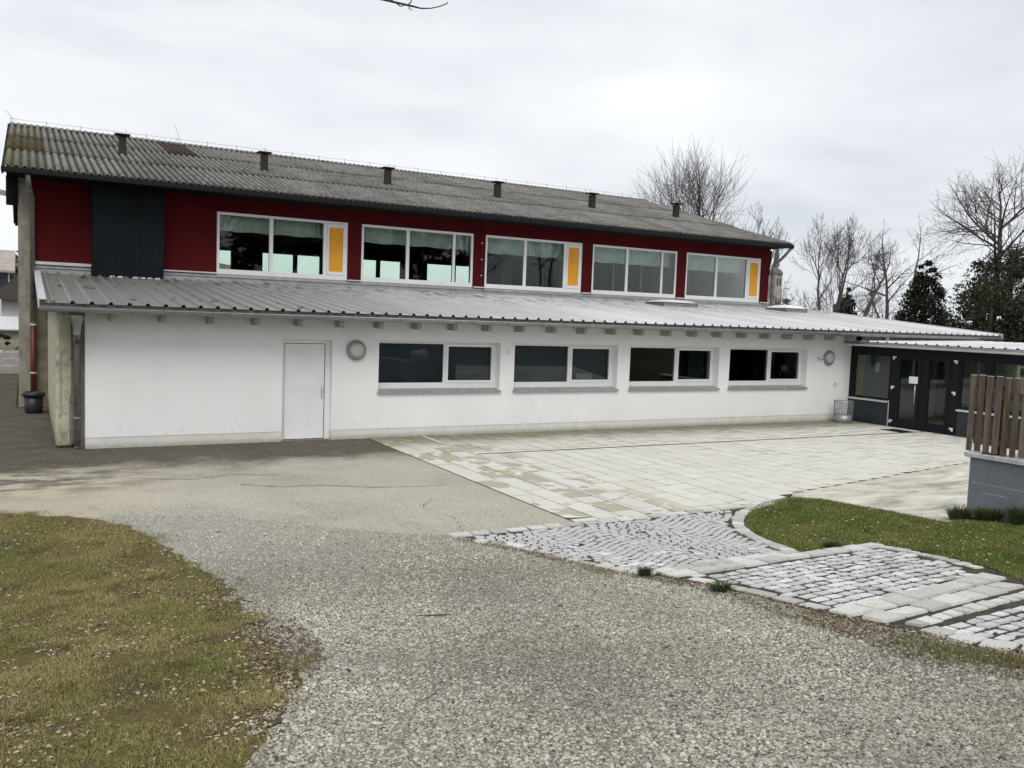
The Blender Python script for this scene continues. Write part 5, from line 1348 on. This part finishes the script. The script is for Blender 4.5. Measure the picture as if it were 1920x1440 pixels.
evergreen('cedar_tree', 66.0, 47.5, 6.5, 9.0, 'dark evergreen cedar between the narrow bare trees', 15000, 'needles', 'cone', leaf=.18)
evergreen('conifer', 53.0, 44.6, 3.6, 6.4, 'small dark conical conifer above the zinc roof', 3500, 'needles', 'cone', leaf=.18)
evergreen('evergreen_tree', 62.3, 38.0, 6.0, 9.4, 'large dark ivy covered evergreen beneath the largest bare tree', 13000, 'ivy', 'round', leaf=.17)
evergreen('evergreen_tree', 57.0, 36.0, 6.0, 6.6, 'lower dark evergreen left of the ivy covered one', 9000, 'ivy', 'round', leaf=.16)
evergreen('evergreen_tree', 67.0, 34.5, 8.0, 7.6, 'dark evergreen at the right edge behind the entrance roof', 11000, 'ivy', 'round', leaf=.17)
evergreen('evergreen_tree', 62.0, 33.0, 9.0, 4.6, 'low dark evergreen thicket in front of the ivy covered tree', 11000, 'needles', 'round', leaf=.17)
evergreen('brown_bush', 60.5, 28.0, 7.0, 4.2, 'reddish brown leafless bush behind the end of the zinc roof', 9000, 'brown_twigs', 'round', leaf=.2, cat='bush', group='bushes behind the zinc roof')
evergreen('brown_bush', 68.0, 28.0, 8.0, 4.6, 'reddish brown bush at the right edge above the entrance roof', 9000, 'brown_twigs', 'round', leaf=.2, cat='bush', group='bushes behind the zinc roof')
evergreen('brown_bush', 43.9, 44.0, 2.2, 5.4, 'brown leafless bush in front of the church tower', 3000, 'brown_twigs', 'round', leaf=.14, cat='bush', group='bushes behind the zinc roof')
evergreen('green_bush', 56.6, 54, 2.6, 4.9, 'small dark green bush just right of the skylight', 2500, 'ivy', 'round', leaf=.17, cat='bush', group='bushes behind the zinc roof')
evergreen('green_bush', 61.0, 55, 5.4, 4.4, 'low green bush row behind the zinc roof', 3500, 'ivy', 'round', leaf=.17, cat='bush', group='bushes behind the zinc roof')
# trees behind the viewer, seen only as reflections in the panes, and the one whose twig hangs into the sky
for i, (x, y, hh) in enumerate(((-7, -13, 13), (4, -17, 15), (15, -11, 12), (27, -6, 13), (38, -14, 14))):
    bare_tree('bare_tree', x, y, hh, ['bare tree far left behind the viewer, mirrored in the panes', 'tall bare tree behind the viewer, mirrored in the first upper window', 'bare tree right behind the viewer, mirrored in the panes', 'bare tree by the side lawn, mirrored in the right hand panes', 'rearmost bare tree, mirrored in the right hand panes'][i], 40+i, stems=2, spread=.15, trunk=.16, bark='bark', minr=.02, depth=3, clear=.3, z0=H(y), P=dict(kids=[0, 4, 5, 6, 6]), group='bare trees behind the viewer')
for i, (x, y, w, hh) in enumerate(((8, -25, 11, 11), (19, -24, 12, 13), (30, -24, 11, 10.5))):  # evergreens added out of view to darken what the panes mirror
    evergreen('added_evergreen', x, y, w, hh, ['lower left hand', 'tallest middle', 'right hand'][i]+' unseen dark evergreen added behind the viewer to darken the mirrored panes', 5000, 'needles', 'round', z0=H(y), leaf=.5, group='evergreens added behind the viewer')
root = empty('overhanging_tree', (3.6, -1.6, H(-1.6)), 'tree whose dark bare twig hangs into the top of the picture', 'tree')
MB().tube([(3.6, -1.6, H(-1.6)-.1), (3.55, -1.5, 2.6), (3.4, -1.3, 4.4), (3.3, -1.2, 7.0), (3.35, -1.2, 9.0)], [.17, .14, .12, .09, .04], 9).build('trunk', 'bark', root, True)
m = MB(); rr = random.Random(4)
m.tube([(3.4, -1.3, 4.4), (2.6, .6, 5.3), (1.9, 2.6, 5.2), (1.45, 4.0, 4.55)], [.07, .05, .03, .012], 6)
m.tube([(1.45, 4.0, 4.55), (1.53, 4.46, 4.325), (1.60, 4.445, 4.300), (1.69, 4.42, 4.290), (1.77, 4.385, 4.277), (1.815, 4.375, 4.272)], [.010, .0075, .0065, .006, .0055, .004], 5)
m.tube([(1.815, 4.375, 4.272), (1.86, 4.355, 4.275), (1.90, 4.33, 4.285), (1.935, 4.31, 4.302), (1.94, 4.31, 4.312)], [.004, .003, .0028, .003, .002], 4)
for a, b, c_ in (((1.69, 4.42, 4.290), (1.715, 4.41, 4.272), (1.74, 4.40, 4.280)), ((1.755, 4.39, 4.28), (1.757, 4.39, 4.262), (1.775, 4.385, 4.257)), ((1.75, 4.39, 4.28), (1.765, 4.385, 4.30), (1.766, 4.385, 4.33)), ((1.56, 4.455, 4.31), (1.575, 4.45, 4.292), (1.58, 4.45, 4.287)), ((1.66, 4.43, 4.295), (1.70, 4.415, 4.312), (1.72, 4.41, 4.34))):
    m.tube([a, b, c_], [.0035, .003, .0015], 4)
for k in range(7):
    az = rr.uniform(3.6, 6.0); grow(m, Vector((3.32, -1.2, 5.0+k*.55)), Vector((math.cos(az), math.sin(az), .5)).normalized(), 1.6, .035, 2, dict(wob=.15, up=.05, kids=[0, 3, 3], ang=(.4, .8), len=(.5, .8)), rr, .006)
m.build('crown', 'bark', root)

# ================================================================== far things
ch = empty('church_tower', (461, 450, 0), 'distant church tower with pale shaft and slate spire', 'church')
cxx, cyy = 461.0, 450.0
bx('shaft', 'church_wall', ch, cxx-3.3, cxx+3.3, cyy-3.3, cyy+3.3, 0, 39)
MB().lathe([(4.9, 39), (4.9, 40), (2.6, 43.5), (2.3, 45), (1.5, 54), (0.05, 63)], (cxx, cyy, 0), 8).build('spire', 'slate', ch)
for k in range(2): bx('louvre_window', 'house_pane', ch, cxx-2.2+k*2.6, cxx-.6+k*2.6, cyy-3.36, cyy-3.31, 31, 36)
m = MB(); m.v = [(cxx-0.2+1.3*math.cos(a), cyy-4.3, 43+1.3*math.sin(a)) for a in np.linspace(0, 2*math.pi, 17)[:-1]]+[(cxx-.2+1.3*math.cos(a), cyy-3.3, 43+1.3*math.sin(a)) for a in np.linspace(0, 2*math.pi, 17)[:-1]]
m.f = [tuple(range(16))]+[(i, (i+1) % 16, 16+(i+1) % 16, 16+i) for i in range(16)]; m.build('clock_face', 'paper', ch)
def house(x0, x1, y0, y1, zw, zr, label, roofm='house_roof', wins=()):
    h = empty('house', ((x0+x1)/2, (y0+y1)/2, 0), label, 'house', 'houses beyond the left corner')
    bx('wall', 'house_white', h, x0, x1, y0, y1, 0, zw)
    yr = (y0+y1)/2
    MB().prism([(y0-.6, zw-.25), (yr, zr), (y1+.6, zw-.25), (y1+.6, zw-.05), (yr, zr+.2), (y0-.6, zw-.05)], 'x', x0-.6, x1+.6).build('roof', roofm, h)
    for xw, z0 in wins:
        w = bx('window', 'house_white', h, xw-.55, xw+.55, y0-.06, y0-.005, z0, z0+1.3); bx('pane', 'house_pane', w, xw-.45, xw+.45, y0-.09, y0-.061, z0+.1, z0+1.2)
h_ = empty('house', (2.5, 66, 0), 'white house with a dark hipped roof just beyond the left corner', 'house', 'houses beyond the left corner')
bx('wall', 'house_white', h_, -1.36, 8, 62, 70, 0, 2.62)
MB().add([(-2.0, 61.3, 2.58), (9, 61.3, 2.58), (9, 70.7, 2.58), (-2.0, 70.7, 2.58), (2.3, 66, 7.0), (9, 66, 7.0)], [(0, 1, 5, 4), (2, 3, 4, 5), (3, 0, 4), (0, 3, 2, 1), (1, 2, 5)]).build('roof', 'house_roof', h_)
house(-16, -1.55, 96, 106, 5.3, 7.2, 'taller white house with small windows farther off at the left', 'house_roof_pale', wins=((-1.98, 2.9), (-1.98, 4.0), (-5, 3.5)))
sh = empty('shed', (-2, 54, 0), 'low shed with a white sheet roof at the left edge', 'shed')
bx('wall', 'cream_plaster', sh, -8, 3, 53, 57, 0, 0.95); MB().prism([(52.6, 0.98), (57.4, 1.55), (57.4, 1.62), (52.6, 1.05)], 'x', -8.3, 3.3).build('roof', 'light_metal', sh)
evergreen('hedge', -1.5, 48, 9, 0.9, 'low dark hedge in front of the shed at the left', 2500, 'ivy', 'round', leaf=.1, cat='hedge', group='hedge at the left', wy=1.4)
evergreen('brown_bush', -3.0, 120, 12, 8.5, 'leafless brown trees behind the white houses at the left', 4000, 'brown_twigs', 'round', leaf=.35, cat='bush', group='trees at the left', wy=6)
cf = empty('cold_frame', (-0.9, 38, 0), 'low cold frame with pale wooden glazing bars at the left edge', 'cold frame')
for k in range(3):
    ya = 35.6+k*2.6; yb = ya+2.5
    p = bx('glazing', 'frame_glass', cf, -3.5, 0.4, ya+.1, yb-.1, 0.05, 0.20+.1*k)
    m = MB(); zz = .20+.1*k
    m.box(-3.6, .5, ya, ya+.1, 0, zz+.06); m.box(-3.6, .5, yb-.1, yb, 0, zz+.06); m.box(-1.0, -.9, ya+.1, yb-.1, zz+.001, zz+.05); m.box(0.4, 0.5, ya+.1, yb-.1, 0, zz+.05)
    m.build('bars', 'pale_wood', p)
